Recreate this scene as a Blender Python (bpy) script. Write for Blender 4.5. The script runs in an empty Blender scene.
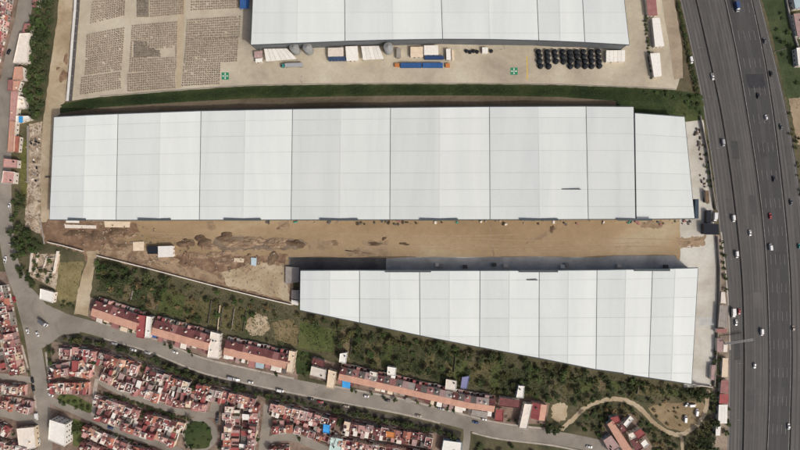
import bpy, math, random
import numpy as np
from mathutils import Vector
scene = bpy.context.scene
COL = scene.collection
# ------------------------------------------------------------------ camera
S = 0.75          # metres on the ground per photo pixel
H = 400.0         # drone height
cam_d = bpy.data.cameras.new('camera'); cam = bpy.data.objects.new('camera', cam_d)
COL.objects.link(cam); cam.location = (0, 0, H); cam.rotation_euler = (0, 0, 0)
cam_d.sensor_width = 36; cam_d.lens = 24.0; cam_d.clip_start = 1; cam_d.clip_end = 6000
scene.camera = cam
# ------------------------------------------------------------------ sky and sun
SUN_EL = 44.5; SUN_AZ = 130.0
w = bpy.data.worlds.new('World'); scene.world = w; w.use_nodes = True
nt = w.node_tree; bg = nt.nodes['Background']
sk = nt.nodes.new('ShaderNodeTexSky'); sk.sky_type = 'NISHITA'; sk.sun_disc = False
sk.sun_elevation = math.radians(SUN_EL); sk.sun_rotation = math.radians(SUN_AZ)
sk.air_density = 0.65; sk.dust_density = 6.0; sk.ozone_density = 0.4
nt.links.new(sk.outputs[0], bg.inputs[0]); bg.inputs[1].default_value = 0.145
sl = bpy.data.lights.new('sun', 'SUN'); sl.energy = 2.5; sl.angle = math.radians(0.8); sl.color = (1, 0.98, 0.95)
so = bpy.data.objects.new('sun', sl); COL.objects.link(so); so.location = (100, -80, 200)
so.rotation_euler = Vector((-math.sin(math.radians(SUN_AZ)), -math.cos(math.radians(SUN_AZ)), -math.tan(math.radians(SUN_EL)))).to_track_quat('-Z', 'Y').to_euler()
vs = scene.view_settings; vs.view_transform = 'Standard'; vs.look = 'None'; vs.gamma = 1; vs.use_curve_mapping = False
vs.exposure = -0.44

# ------------------------------------------------------------------ helpers
def W(px, py, z=0.0):
    k = (H - z) / H * S
    return Vector(((px - 400) * k, (225 - py) * k, z))
def lerp(a, b, t): return a + (b - a) * t
def srgb(r, g, b):
    f = lambda v: (v / 255 / 12.92) if v <= 10 else ((v / 255 + .055) / 1.055) ** 2.4
    return (f(r), f(g), f(b))
ORD = ['', 'first', 'second', 'third', 'fourth', 'fifth', 'sixth', 'seventh', 'eighth', 'ninth', 'tenth', 'eleventh', 'twelfth', 'thirteenth', 'fourteenth', 'fifteenth', 'sixteenth', 'seventeenth', 'eighteenth', 'nineteenth', 'twentieth']
for _t, _p in (('twenty', 'twentieth'), ('thirty', 'thirtieth'), ('forty', 'fortieth'), ('fifty', 'fiftieth'), ('sixty', 'sixtieth'), ('seventy', 'seventieth'), ('eighty', 'eightieth'), ('ninety', 'ninetieth')):
    if _p != 'twentieth': ORD.append(_p)
    ORD += [_t + '-' + x for x in ORD[1:10]]
ORD += [str(k) + 'th' for k in range(100, 300)]

class MB:
    def __init__(s): s.v = []; s.f = []
    def poly(s, pts):
        n = len(s.v); s.v += [tuple(p) for p in pts]; s.f.append(tuple(range(n, n + len(pts)))); return s
    def prism(s, pts, z0, z1, cap0=True):
        n = len(pts); b = len(s.v)
        s.v += [(p[0], p[1], z0) for p in pts] + [(p[0], p[1], z1) for p in pts]
        for i in range(n): s.f.append((b + i, b + (i + 1) % n, b + n + (i + 1) % n, b + n + i))
        s.f.append(tuple(range(b + n, b + 2 * n)))
        if cap0: s.f.append(tuple(range(b + n - 1, b - 1, -1)))
        return s
    def hexa(s, bot, top):
        b = len(s.v); s.v += [tuple(p) for p in bot] + [tuple(p) for p in top]
        for i in range(4): s.f.append((b + i, b + (i + 1) % 4, b + 4 + (i + 1) % 4, b + 4 + i))
        s.f.append((b + 4, b + 5, b + 6, b + 7)); s.f.append((b + 3, b + 2, b + 1, b)); return s
    def box(s, x0, y0, z0, x1, y1, z1):
        return s.prism([(x0, y0), (x1, y0), (x1, y1), (x0, y1)], z0, z1)
    def cyl(s, cx, cy, z0, z1, r0, r1=None, n=12, cap=True):
        r1 = r0 if r1 is None else r1; b = len(s.v)
        for (z, r) in ((z0, r0), (z1, r1)):
            s.v += [(cx + r * math.cos(2 * math.pi * i / n), cy + r * math.sin(2 * math.pi * i / n), z) for i in range(n)]
        for i in range(n): s.f.append((b + i, b + (i + 1) % n, b + n + (i + 1) % n, b + n + i))
        if cap: s.f.append(tuple(range(b + n, b + 2 * n)))
        return s
    def bar(s, a, b_, r, n=4):
        a = Vector(a); b_ = Vector(b_); d = (b_ - a).normalized()
        up = Vector((0, 0, 1)) if abs(d.z) < .9 else Vector((1, 0, 0))
        x = d.cross(up).normalized() * r; y = d.cross(x).normalized() * r
        q = [x + y, x - y, -x - y, -x + y]
        return s.hexa([a + c for c in q], [b_ + c for c in q])
    def mesh(s, name):
        m = bpy.data.meshes.new(name); m.from_pydata(s.v, [], s.f); m.update(); return m

LABELS = {}
def tag(o, label=None, cat=None, group=None, kind=None):
    if label:
        o['label'] = label
        if label in LABELS and (not group or LABELS[label] != group): print('DUP LABEL', label)
        LABELS[label] = group
    if cat: o['category'] = cat
    if group: o['group'] = group
    if kind: o['kind'] = kind
    return o
def obj(name, mb, mat, parent=None, smooth=False):
    m = mb.mesh(name) if isinstance(mb, MB) else mb
    o = bpy.data.objects.new(name, m)
    if mat is not None and not m.materials: m.materials.append(mat)
    if smooth:
        for p in m.polygons: p.use_smooth = True
    COL.objects.link(o)
    if parent is not None: o.parent = parent
    return o
def empty(name, loc=(0, 0, 0), rz=0.0):
    o = bpy.data.objects.new(name, None); COL.objects.link(o); o.location = loc; o.rotation_euler = (0, 0, rz); o.empty_display_size = 1; return o
def inst(name, mesh, mat, parent):
    o = bpy.data.objects.new(name, mesh); COL.objects.link(o); o.parent = parent
    if mat is not None:
        if not mesh.materials: mesh.materials.append(None)
        o.material_slots[0].link = 'OBJECT'; o.material_slots[0].material = mat
    return o
def copy_tree(o, parent=None):
    c = o.copy(); COL.objects.link(c); c.parent = parent
    for ch in o.children: copy_tree(ch, c)
    return c

# ------------------------------------------------------------------ materials
def _base(name, rough, spec):
    m = bpy.data.materials.new(name); m.use_nodes = True; n = m.node_tree
    b = n.nodes['Principled BSDF']; b.inputs['Roughness'].default_value = rough; b.inputs['Specular IOR Level'].default_value = spec
    return m, n, b
def _math(n, op, a, b):
    q = n.nodes.new('ShaderNodeMath'); q.operation = op
    for i, v in enumerate((a, b)):
        if isinstance(v, (int, float)): q.inputs[i].default_value = v
        else: n.links.new(v, q.inputs[i])
    return q.outputs[0]
def _noise(n, vec, scale, detail=4, rough=.6, dist=0):
    t = n.nodes.new('ShaderNodeTexNoise'); t.inputs['Scale'].default_value = scale; t.inputs['Detail'].default_value = detail
    t.inputs['Roughness'].default_value = rough; t.inputs['Distortion'].default_value = dist; n.links.new(vec, t.inputs['Vector']); return t.outputs['Fac']
def _map(n, vec, sc, rot=0):
    mp = n.nodes.new('ShaderNodeMapping'); mp.inputs['Scale'].default_value = sc; mp.inputs['Rotation'].default_value = (0, 0, rot)
    n.links.new(vec, mp.inputs['Vector']); return mp.outputs[0]
def gm(name, stops, scale=.05, detail=6, dist=.5, fine=.8, finev=.35, rough=.9, spec=.2, rand=0.0, island=0.0, bump=0.0, stretch=None, rot=0, metal=0, grain=0.0, low=.3, high=.7):
    """ramp of real colours over a position noise, times finer variation, per object and per island"""
    m, n, b = _base(name, rough, spec)
    g = n.nodes.new('ShaderNodeNewGeometry'); pos = g.outputs['Position']
    vec = _map(n, pos, stretch, rot) if stretch else pos
    nf = _noise(n, vec, scale, detail, .6, dist)
    mr = n.nodes.new('ShaderNodeMapRange'); mr.inputs[1].default_value = low; mr.inputs[2].default_value = high; n.links.new(nf, mr.inputs[0])
    r = n.nodes.new('ShaderNodeValToRGB'); n.links.new(mr.outputs[0], r.inputs[0])
    el = r.color_ramp.elements
    while len(el) < len(stops): el.new(.5)
    for i, (p, c) in enumerate(stops): el[i].position = p; el[i].color = (*c, 1)
    f = _noise(n, pos, fine, 5, .65)
    v = _math(n, 'ADD', _math(n, 'MULTIPLY', _math(n, 'SUBTRACT', f, .5), finev * 2.4), 1.0)
    if grain:
        f2 = _noise(n, pos, fine * 4.5, 2, .6); v = _math(n, 'MULTIPLY', v, _math(n, 'ADD', _math(n, 'MULTIPLY', _math(n, 'SUBTRACT', f2, .5), grain * 2.4), 1.0))
    if rand:
        oi = n.nodes.new('ShaderNodeObjectInfo'); v = _math(n, 'MULTIPLY', v, _math(n, 'ADD', _math(n, 'MULTIPLY', _math(n, 'SUBTRACT', oi.outputs['Random'], .5), rand * 2), 1.0))
    if island: v = _math(n, 'MULTIPLY', v, _math(n, 'ADD', _math(n, 'MULTIPLY', _math(n, 'SUBTRACT', g.outputs['Random Per Island'], .5), island * 2), 1.0))
    mx = n.nodes.new('ShaderNodeVectorMath'); mx.operation = 'SCALE'; n.links.new(r.outputs[0], mx.inputs[0]); n.links.new(v, mx.inputs['Scale'])
    n.links.new(mx.outputs[0], b.inputs['Base Color']); b.inputs['Metallic'].default_value = metal
    if bump:
        bp = n.nodes.new('ShaderNodeBump'); bp.inputs['Strength'].default_value = bump; bp.inputs['Distance'].default_value = .3; n.links.new(f, bp.inputs['Height']); n.links.new(bp.outputs[0], b.inputs['Normal'])
    return m
def cm(name, c, var=.15, rough=.8, rand=.12, fine=.5, spec=.25, metal=0):
    c2 = tuple(x * (1 - var) for x in c); c3 = tuple(min(.9, x * (1 + var * .6)) for x in c)
    return gm(name, [(0, c2), (1, c3)], scale=.3, fine=fine * 1.6, finev=.16, grain=.08, rough=rough, rand=rand, spec=spec, metal=metal)
def leafmat(name, stops, island=.28, rand=.2):
    m = gm(name, stops, scale=.12, detail=3, fine=.5, finev=.3, rough=.75, spec=.15, rand=rand, island=island)
    return m
def glass(name):
    m, n, b = _base(name, .12, .5); b.inputs['Base Color'].default_value = (.02, .025, .03, 1); return m
M = {}
M['terrain'] = gm('terrain', [(0, srgb(62, 63, 45)), (.35, srgb(82, 80, 58)), (.65, srgb(100, 93, 71)), (1, srgb(74, 77, 53))], scale=.03, fine=.35, finev=.35, grain=.35, bump=.4)
M['sand'] = gm('sandy yard', [(0, srgb(136, 116, 87)), (.35, srgb(155, 133, 102)), (.7, srgb(168, 146, 115)), (1, srgb(178, 162, 133))], scale=.018, fine=.22, finev=.16, grain=.13, stretch=(.45, 1, 1), bump=.15)
M['pale'] = gm('pale concrete yard', [(0, srgb(171, 165, 151)), (.5, srgb(194, 190, 178)), (1, srgb(209, 207, 196))], scale=.03, fine=.3, finev=.14, grain=.12)
M['brickyard'] = gm('brickyard ground', [(0, srgb(162, 152, 134)), (.5, srgb(185, 175, 154)), (1, srgb(200, 192, 171))], scale=.03, fine=.3, finev=.15, grain=.15)
M['soil'] = gm('turned soil', [(0, srgb(101, 84, 68)), (.3, srgb(134, 112, 90)), (.5, srgb(164, 142, 116)), (.72, srgb(122, 101, 82)), (1, srgb(187, 166, 139))], scale=.04, fine=.25, finev=.35, grain=.3, bump=.5, dist=1.2)
M['darksoil'] = gm('dark damp soil', [(0, srgb(84, 68, 54)), (.6, srgb(110, 91, 73)), (1, srgb(132, 111, 90))], scale=.1, fine=.5, finev=.3, grain=.3, bump=.4)
M['track'] = gm('dirt track', [(0, srgb(151, 132, 106)), (.5, srgb(177, 160, 132)), (1, srgb(193, 178, 154))], scale=.05, fine=.35, finev=.2, grain=.18, bump=.2)
M['rubble'] = gm('rubble ground', [(0, srgb(114, 97, 79)), (.4, srgb(163, 145, 123)), (.7, srgb(193, 179, 159)), (1, srgb(132, 113, 94))], scale=.15, fine=.8, finev=.4, grain=.35, bump=.5)
M['dampsand'] = gm('damp sand', [(0, srgb(132, 112, 90)), (1, srgb(164, 143, 116))], scale=.15, fine=.4, finev=.25, grain=.2)
M['faintline'] = cm('faint worn line', srgb(112, 108, 104), rand=0)
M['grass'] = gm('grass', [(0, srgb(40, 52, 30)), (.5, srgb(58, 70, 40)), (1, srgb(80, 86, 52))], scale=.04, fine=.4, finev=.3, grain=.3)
M['brightgrass'] = gm('bright grass', [(0, srgb(70, 80, 44)), (.5, srgb(86, 94, 54)), (1, srgb(102, 104, 66))], scale=.07, fine=.5, finev=.3, grain=.3)
M['brownbank'] = gm('bare brown bank', [(0, srgb(84, 76, 60)), (.5, srgb(112, 100, 82)), (1, srgb(128, 116, 96))], scale=.05, fine=.4, finev=.25, grain=.25, stretch=(.3, 1, 1))
HR = math.radians(-14)
M['asph_a'] = gm('worn grey asphalt', [(0, srgb(87, 84, 82)), (.5, srgb(98, 96, 93)), (1, srgb(109, 106, 102))], scale=.16, fine=.6, finev=.08, grain=.07, stretch=(1, .05, 1), rot=-HR * .5, rough=.85)
M['asph_b'] = gm('grey main lane asphalt', [(0, srgb(74, 73, 71)), (.5, srgb(85, 84, 82)), (1, srgb(96, 94, 91))], scale=.2, fine=.6, finev=.07, grain=.06, stretch=(1, .04, 1), rot=-HR * .5, rough=.85)
M['asph_c'] = gm('dark asphalt', [(0, srgb(68, 67, 68)), (.5, srgb(77, 76, 75)), (1, srgb(88, 85, 83))], scale=.14, fine=.6, finev=.08, grain=.06, stretch=(1, .1, 1), rot=-HR * .5, rough=.85)
M['street'] = gm('pale street concrete', [(0, srgb(123, 116, 106)), (.5, srgb(141, 134, 123)), (1, srgb(156, 147, 136))], scale=.05, fine=.4, finev=.12, grain=.1)
M['pave'] = gm('pavement', [(0, srgb(151, 143, 132)), (1, srgb(186, 177, 164))], scale=.2, fine=.7, finev=.2, grain=.15)
M['apron'] = gm('dock apron asphalt', [(0, srgb(156, 156, 151)), (.5, srgb(185, 185, 179)), (1, srgb(210, 207, 199))], scale=.05, fine=.4, finev=.15, grain=.12)
M['roofsheet'] = gm('white roof sheet', [(0, srgb(205, 211, 208)), (.5, srgb(212, 217, 213)), (1, srgb(217, 221, 217))], scale=.06, fine=.35, finev=.03, grain=.015, rough=.6, spec=.2, rand=.02, stretch=(1, .12, 1))
M['roofsheet2'] = gm('brighter white roof sheet', [(0, srgb(211, 217, 214)), (.5, srgb(218, 223, 219)), (1, srgb(223, 228, 223))], scale=.06, fine=.35, finev=.03, grain=.015, rough=.6, spec=.2, rand=.02, stretch=(1, .12, 1))
M['seam'] = cm('seam grey', srgb(172, 176, 173), rand=0)
M['gutter'] = cm('dark gutter', srgb(74, 78, 80), rand=.1)
M['wallgrey'] = cm('grey metal cladding', srgb(106, 110, 112), rand=.03)
M['trim'] = cm('blue grey trim', srgb(80, 88, 91), rand=.05)
M['white'] = cm('white paint', srgb(231, 228, 219), var=.06, rand=.05)
M['offwhite'] = cm('off white render', srgb(222, 213, 200), var=.12)
M['cream'] = cm('cream render', srgb(218, 200, 174), var=.12)
M['conc'] = cm('grey concrete', srgb(158, 151, 143), var=.2)
M['darkconc'] = cm('dark weathered concrete', srgb(103, 97, 92), var=.25)
M['pink'] = cm('pink roof coating', srgb(192, 150, 141), var=.22)
M['salmon'] = cm('salmon roof tile', srgb(194, 151, 130), var=.12, rand=.07)
M['rose'] = cm('faded rose roof', srgb(158, 112, 107), var=.25)
M['maroon'] = cm('maroon roof coating', srgb(114, 72, 70), var=.3)
M['red'] = cm('red roof coating', srgb(156, 84, 82), var=.2)
M['brick'] = cm('brick orange tile', srgb(168, 110, 92), var=.25)
M['greypink'] = cm('grey pink slab', srgb(172, 145, 140), var=.2)
M['patio'] = gm('patio floor', [(0, srgb(99, 67, 60)), (.5, srgb(136, 102, 91)), (1, srgb(162, 143, 130))], scale=.4, fine=1, finev=.25, rand=.3)
M['wallpink'] = cm('pink render', srgb(211, 169, 160), var=.15)
M['blue'] = cm('blue sheet', srgb(56, 96, 150), var=.2)
M['skyblue'] = cm('bright blue tarp', srgb(67, 155, 216), var=.15)
M['paleblue'] = cm('pale blue sheet', srgb(176, 194, 200), var=.1)
M['mint'] = cm('pale mint roof', srgb(185, 207, 200), var=.1)
M['yellow'] = cm('yellow awning', srgb(206, 190, 90), var=.1)
M['orange'] = cm('orange', srgb(196, 128, 76), var=.15)
M['violet'] = cm('pale violet sheet', srgb(132, 134, 170), var=.1)
M['teal'] = cm('teal paint', srgb(72, 152, 132), var=.1)
M['signgreen'] = cm('sign green', srgb(52, 134, 98), var=.1, rand=0)
M['linewhite'] = gm('worn white line', [(0, srgb(128, 126, 122)), (1, srgb(190, 188, 182))], scale=.3, fine=1, finev=.2)
M['dash'] = gm('worn lane dash', [(0, srgb(98, 97, 96)), (1, srgb(148, 147, 144))], scale=.3, fine=1, finev=.2)
M['lineyellow'] = cm('yellow line', srgb(206, 176, 92), var=.2)
M['black'] = cm('black plastic', srgb(38, 42, 46), var=.25, rough=.5)
M['darkbox'] = cm('dark roof sheet', srgb(34, 38, 46), var=.2)
M['tyre'] = cm('tyre rubber', (.015, .015, .015), rand=0)
M['glass'] = glass('dark glass')
M['steel'] = cm('galvanised steel', srgb(150, 152, 152), var=.15, rough=.5)
M['silo'] = cm('silo steel', srgb(142, 144, 142), var=.15, rough=.6)
M['block'] = gm('stacked concrete blocks', [(0, srgb(120, 106, 94)), (.5, srgb(136, 122, 109)), (1, srgb(151, 138, 125))], scale=.05, fine=.6, finev=.2, island=.2, rand=.15)
M['blockdark'] = gm('dark stacked blocks', [(0, srgb(112, 103, 94)), (1, srgb(138, 128, 116))], scale=.1, fine=.6, finev=.2, island=.25)
M['bark'] = cm('bark', srgb(84, 70, 56))
M['leaf_a'] = leafmat('leaf dark green', [(0, srgb(56, 65, 42)), (.5, srgb(72, 82, 52)), (1, srgb(88, 94, 60))])
M['leaf_b'] = leafmat('leaf olive', [(0, srgb(70, 72, 45)), (.5, srgb(90, 90, 57)), (1, srgb(106, 102, 68))])
M['leaf_c'] = leafmat('leaf mid green', [(0, srgb(56, 71, 41)), (.5, srgb(74, 90, 51)), (1, srgb(93, 104, 62))])
M['leaf_d'] = leafmat('leaf dry brown', [(0, srgb(98, 86, 58)), (.5, srgb(122, 106, 74)), (1, srgb(140, 124, 92))])
M['headlight'] = cm('lamp lens', (.7, .7, .68), rough=.2, rand=0)
def carpaint(name, c):
    m, n, b = _base(name, .3, .5); b.inputs['Base Color'].default_value = (*c, 1); b.inputs['Coat Weight'].default_value = .4; return m
PAINT = {'white': carpaint('car white', (.75, .75, .73)), 'silver': carpaint('car silver', (.38, .39, .4)), 'grey': carpaint('car grey', (.12, .125, .13)),
         'black': carpaint('car black', (.02, .02, .022)), 'red': carpaint('car red', (.35, .03, .035)), 'blue': carpaint('car blue', (.04, .08, .2)), 'teal': carpaint('car teal', (.04, .25, .22)),
         'beige': carpaint('car beige', (.4, .34, .27))}

# ------------------------------------------------------------------ ground sheets
def resample(pts, step, closed=True):
    out = []; n = len(pts)
    for i in range(n if closed else n - 1):
        a, b = pts[i], pts[(i + 1) % n]; L = math.hypot(b[0] - a[0], b[1] - a[1]); k = max(1, int(L / step))
        out += [(lerp(a[0], b[0], t / k), lerp(a[1], b[1], t / k)) for t in range(k)]
    if not closed: out.append(tuple(pts[-1]))
    return out
def smooth(pts, per=6):
    p = [pts[0]] + list(pts) + [pts[-1]]; out = []
    for i in range(1, len(p) - 2):
        for k in range(per):
            t = k / per; q = []
            for c in (0, 1):
                a, b, d, e = p[i - 1][c], p[i][c], p[i + 1][c], p[i + 2][c]
                q.append(.5 * (2 * b + (d - a) * t + (2 * a - 5 * b + 4 * d - e) * t * t + (-a + 3 * b - 3 * d + e) * t ** 3))
            out.append(tuple(q))
    out.append(tuple(pts[-1])); return out
def sheet(name, pts, z, mat, jit=0.0, step=4, seed=1, parent=None):
    rnd = random.Random(seed)
    q = resample(pts, step) if jit else pts
    mb = MB(); mb.poly([W(x + (rnd.uniform(-jit, jit) if jit else 0), y + (rnd.uniform(-jit, jit) if jit else 0)) + Vector((0, 0, z)) for x, y in q])
    o = obj(name, mb, mat, parent)
    if parent is None: tag(o, kind='structure')
    return o
def offset_line(pts, d):
    out = []
    for i, p in enumerate(pts):
        a = pts[max(0, i - 1)]; b = pts[min(len(pts) - 1, i + 1)]; dx, dy = b[0] - a[0], b[1] - a[1]; L = math.hypot(dx, dy) or 1
        out.append((p[0] - dy / L * d, p[1] + dx / L * d))
    return out
def ribbon(name, left, right, z, mat, parent=None, thick=0.0):
    mb = MB(); n = len(left)
    A = [W(*p) + Vector((0, 0, z)) for p in left]; B = [W(*p) + Vector((0, 0, z)) for p in right]
    mb.v = [tuple(p) for p in A + B]
    for i in range(n - 1): mb.f.append((i, i + 1, n + i + 1, n + i))
    if thick:
        mb.v += [(p[0], p[1], p[2] - thick) for p in A + B]
        for i in range(n - 1):
            mb.f.append((i, 2 * n + i, 2 * n + i + 1, i + 1)); mb.f.append((n + i, n + i + 1, 3 * n + i + 1, 3 * n + i))
        mb.f.append((0, n, 3 * n, 2 * n)); mb.f.append((n - 1, 3 * n - 1, 4 * n - 1, 2 * n - 1)[::-1])
    o = obj(name, mb, mat, parent)
    # make sure it faces up
    me = o.data
    if me.polygons[0].normal.z < 0: me.flip_normals()
    if parent is None: tag(o, kind='structure')
    return o
def road(name, line, wpx, z, mat, per=6, jit=0):
    c = smooth(line, per)
    if jit:
        rj = random.Random(len(line)); a = [(x + rj.uniform(-jit, jit), y + rj.uniform(-jit, jit)) for x, y in offset_line(c, -wpx / 2)]; b = [(x + rj.uniform(-jit, jit), y + rj.uniform(-jit, jit)) for x, y in offset_line(c, wpx / 2)]; return ribbon(name, a, b, z, mat)
    return ribbon(name, offset_line(c, -wpx / 2), offset_line(c, wpx / 2), z, mat)

g = MB(); g.poly([(-2600, -2200, 0), (2600, -2200, 0), (2600, 2200, 0), (-2600, 2200, 0)])
tag(obj('ground', g, M['terrain']), kind='structure')
def arc_y(x, mid, k): return mid + k * ((x - 400) / 350.0) ** 2
# brick yard and the yard of the northern warehouse
sheet('brickyard', [(82, -60), (68, 101), (100, 97), (150, 93), (200, 89), (250, 86), (320, 84.5), (400, 84), (480, 84), (560, 85), (640, 88), (676, 90), (680, 78), (668, 0), (660, -60)], .020, M['brickyard'], .25, 5)
# bank between the two yards
BK = [(60, 104, 113, 122), (100, 97.2, 107.5, 119), (150, 93, 104, 117), (200, 89.2, 101, 115), (250, 86.2, 98.5, 114), (320, 84.7, 96.8, 113), (400, 84.2, 95.6, 112.5), (480, 84.2, 95.6, 112), (560, 85.2, 97, 112), (612, 86.8, 100.5, 113), (640, 88.2, 104, 116), (676, 90.2, 108, 123), (702, 94.5, 110, 120)]
def bank_rows(px):
    for a, b in zip(BK, BK[1:]):
        if px <= b[0]: t = max(0, (px - a[0]) / (b[0] - a[0])); return [lerp(a[k], b[k], t) for k in (1, 2, 3)]
    return BK[-1][1:]
def bank_z(px, py):
    e = min(1, max(0, (px - 60) / 30), max(0, (704 - px) / 50)); r = bank_rows(px)
    if py <= r[0] or py >= r[2]: return 0.0
    if py < r[1]: t = (py - r[0]) / (r[1] - r[0]); return 4.2 * e * (t * t * (3 - 2 * t))
    return e * (4.2 + .3 * math.sin((py - r[1]) / (r[2] - r[1]) * 3))
def bank(name, f0, f1, mat, xs, dz, seed):
    rnd = random.Random(seed); mb = MB(); nx, ny = len(xs), 9
    for i, x in enumerate(xs):
        r = bank_rows(x); ya, yb = f0(r), f1(r)
        for j in range(ny):
            t = j / (ny - 1); y = lerp(ya, yb, t); z = bank_z(x, y) + dz + (rnd.uniform(-.12, .12) if 0 < j < ny - 1 else 0)
            q = W(x, y, z); mb.v.append((q.x, q.y, max(z, .012)))
    for i in range(nx - 1):
        for j in range(ny - 1): a = i * ny + j; mb.f.append((a, a + ny, a + ny + 1, a + 1)[::-1])
    o = obj(name, mb, mat); 
    if o.data.polygons[0].normal.z < 0: o.data.flip_normals()
    tag(o, kind='structure')
XS = [60 + i * 4 for i in range(162)]
bank('grass_bank', lambda r: r[0], lambda r: r[1] + .2, M['grass'], XS, 0, 3)
bank('bare_bank', lambda r: r[1], lambda r: r[2] - .05, M['brownbank'], [x for x in XS if x <= 616], .02, 4)
bank('grass_bank', lambda r: r[1], lambda r: r[2] - .05, M['grass'], [x for x in XS if x >= 616], .015, 5)
# yard between the warehouses
sheet('sand_yard', [(102, 213), (240, 212), (400, 211), (560, 211), (702, 211), (711, 260), (712, 280), (700, 282), (640, 278), (300, 276), (296, 262), (262, 263), (236, 253), (180, 253), (142, 244), (112, 238), (106, 228)], .030, M['sand'], 1.0, 5, 5)
sheet('concrete_strip', [(676, 116), (703, 118.5), (708, 155), (713, 210), (716.5, 255), (717, 300), (715, 340), (711, 386), (684, 388), (680, 300), (680, 200)], .032, M['pale'], .4, 5, 6)
sheet('soil_yard', [(40, 219), (100, 213), (150, 236), (190, 233), (245, 236), (300, 243), (312, 250), (292, 262), (294, 305), (262, 297), (200, 282), (100, 257), (82, 250), (48, 243), (38, 232)], .020, M['soil'], 1.2, 4, 7)
M['redsoil'] = gm('reddish soil', [(0, srgb(103, 82, 66)), (.5, srgb(128, 104, 84)), (1, srgb(155, 130, 106))], scale=.12, fine=.5, finev=.3, grain=.3, dist=1.0)
sheet('red_soil', [(40, 221), (62, 219), (104, 225), (134, 222), (140, 231), (114, 240), (99, 250), (88, 262), (80, 252), (46, 242)], .034, M['redsoil'], 1.6, 2.5, 71)
sheet('red_soil', [(165, 256), (200, 252), (240, 257), (288, 253), (286, 264), (262, 262), (250, 268), (215, 272), (180, 264)], .035, M['redsoil'], 1.8, 2.5, 72)
sheet('levelled_soil', [(222, 272), (252, 266), (262, 263), (286, 266), (290, 301), (262, 294), (226, 285)], .037, M['track'], .9, 3, 73)
sheet('berm_soil', [(214, 238), (230, 234), (262, 238), (300, 240), (308, 244), (298, 249), (262, 250), (226, 251), (212, 248)], .038, gm('grey brown soil', [(0, srgb(108, 94, 80)), (1, srgb(142, 125, 106))], scale=.12, fine=.5, finev=.3, grain=.3), 1.5, 2.5, 74)
sheet('dirt_track', [(60, -20), (74, -20), (73, 20), (69, 60), (66, 100), (61, 108), (60, 114), (54, 118), (52, 170), (50, 222), (41, 226), (40, 200), (42, 130), (46, 100), (51, 60), (57, 20)], .024, M['track'], .5, 5, 8)
sheet('rubble_patch', [(29, 124), (42, 122), (41, 180), (40, 200), (42, 222), (40, 234), (25, 226), (27, 190), (29, 160)], .034, M['rubble'], .8, 4, 9)
sheet('dirt_ramp', [(86, 252), (98, 250), (96, 262), (93, 275), (90, 300), (88, 316), (74, 314), (78, 290), (84, 270), (88, 258)], .036, M['track'], .6, 4, 10)
sheet('dirt_clearing', [(552, 405), (561, 402), (568, 406), (567, 417), (559, 423), (552, 419)], .03, M['track'], 1.1, 1.6, 11)
sheet('dirt_clearing', [(648, 408), (664, 402), (684, 403), (700, 399), (706, 408), (698, 424), (686, 432), (668, 428), (655, 416)], .03, gm('brown clearing', [(0, srgb(112, 98, 74)), (.5, srgb(138, 120, 92)), (1, srgb(156, 138, 108))], scale=.06, fine=.4, finev=.2, grain=.2), .8, 3, 12)
sheet('dirt_clearing', [(248, 318), (256, 313), (266, 316), (270, 326), (264, 336), (250, 335), (246, 328)], .03, M['track'], 1.3, 1.6, 13)
sheet('dirt_clearing', [(272, 322), (292, 318), (299, 330), (296, 346), (276, 340)], .03, gm('dry plot', [(0, srgb(110, 98, 70)), (.5, srgb(130, 116, 86)), (1, srgb(146, 130, 100))], scale=.06, fine=.4, finev=.25, grain=.2), .7, 3, 14)
sheet('garden_grass', [(300, 322), (336, 330), (334, 352), (318, 352), (298, 348)], .03, M['brightgrass'], .6, 3, 15)
sheet('garden_grass', [(296, 349), (311, 353), (312, 374), (296, 374)], .034, M['grass'], .5, 3, 16)
sheet('garden_grass', [(62, 392), (76, 396), (92, 404), (92, 413), (78, 411), (54, 402)], .02, M['brightgrass'], .5, 3, 17)
sheet('garden_grass', [(73, 418), (92, 426), (86, 447), (73, 446)], .02, M['brightgrass'], .5, 3, 18)
sheet('verge_grass', [(756, -20), (784, -20), (800, 44), (812, 110), (790, 112), (778, 60), (768, 20)], .012, gm('verge grass', [(0, srgb(52, 62, 40)), (1, srgb(80, 90, 60))], scale=.05, fine=.4, finev=.25, grain=.2), .3, 4, 19)
sheet('dirt_clearing', [(788, 98), (826, 96), (836, 150), (798, 145)], .03, gm('pale bare ground', [(0, srgb(140, 122, 100)), (1, srgb(172, 154, 128))], scale=.06, fine=.4, finev=.2, grain=.2), .7, 3, 20)
sheet('dry_grass', [(60, 262), (84, 262), (76, 300), (62, 306), (54, 290)], .014, gm('dry grass', [(0, srgb(104, 98, 66)), (.5, srgb(130, 120, 84)), (1, srgb(150, 138, 102))], scale=.06, fine=.5, finev=.25, grain=.25), .7, 3, 21)
sheet('dry_grass', [(25, 140), (30, 140), (29, 190), (26, 200), (20, 196), (20, 150)], .014, gm('lawn strip', [(0, srgb(84, 88, 48)), (.5, srgb(104, 102, 58)), (1, srgb(116, 110, 72))], scale=.08, fine=.5, finev=.25, grain=.2), .5, 3, 22)
sheet('plot_floor', [(29, 254), (60, 254), (56, 290), (30, 276)], .018, M['rubble'], .6, 3, 23)
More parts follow.
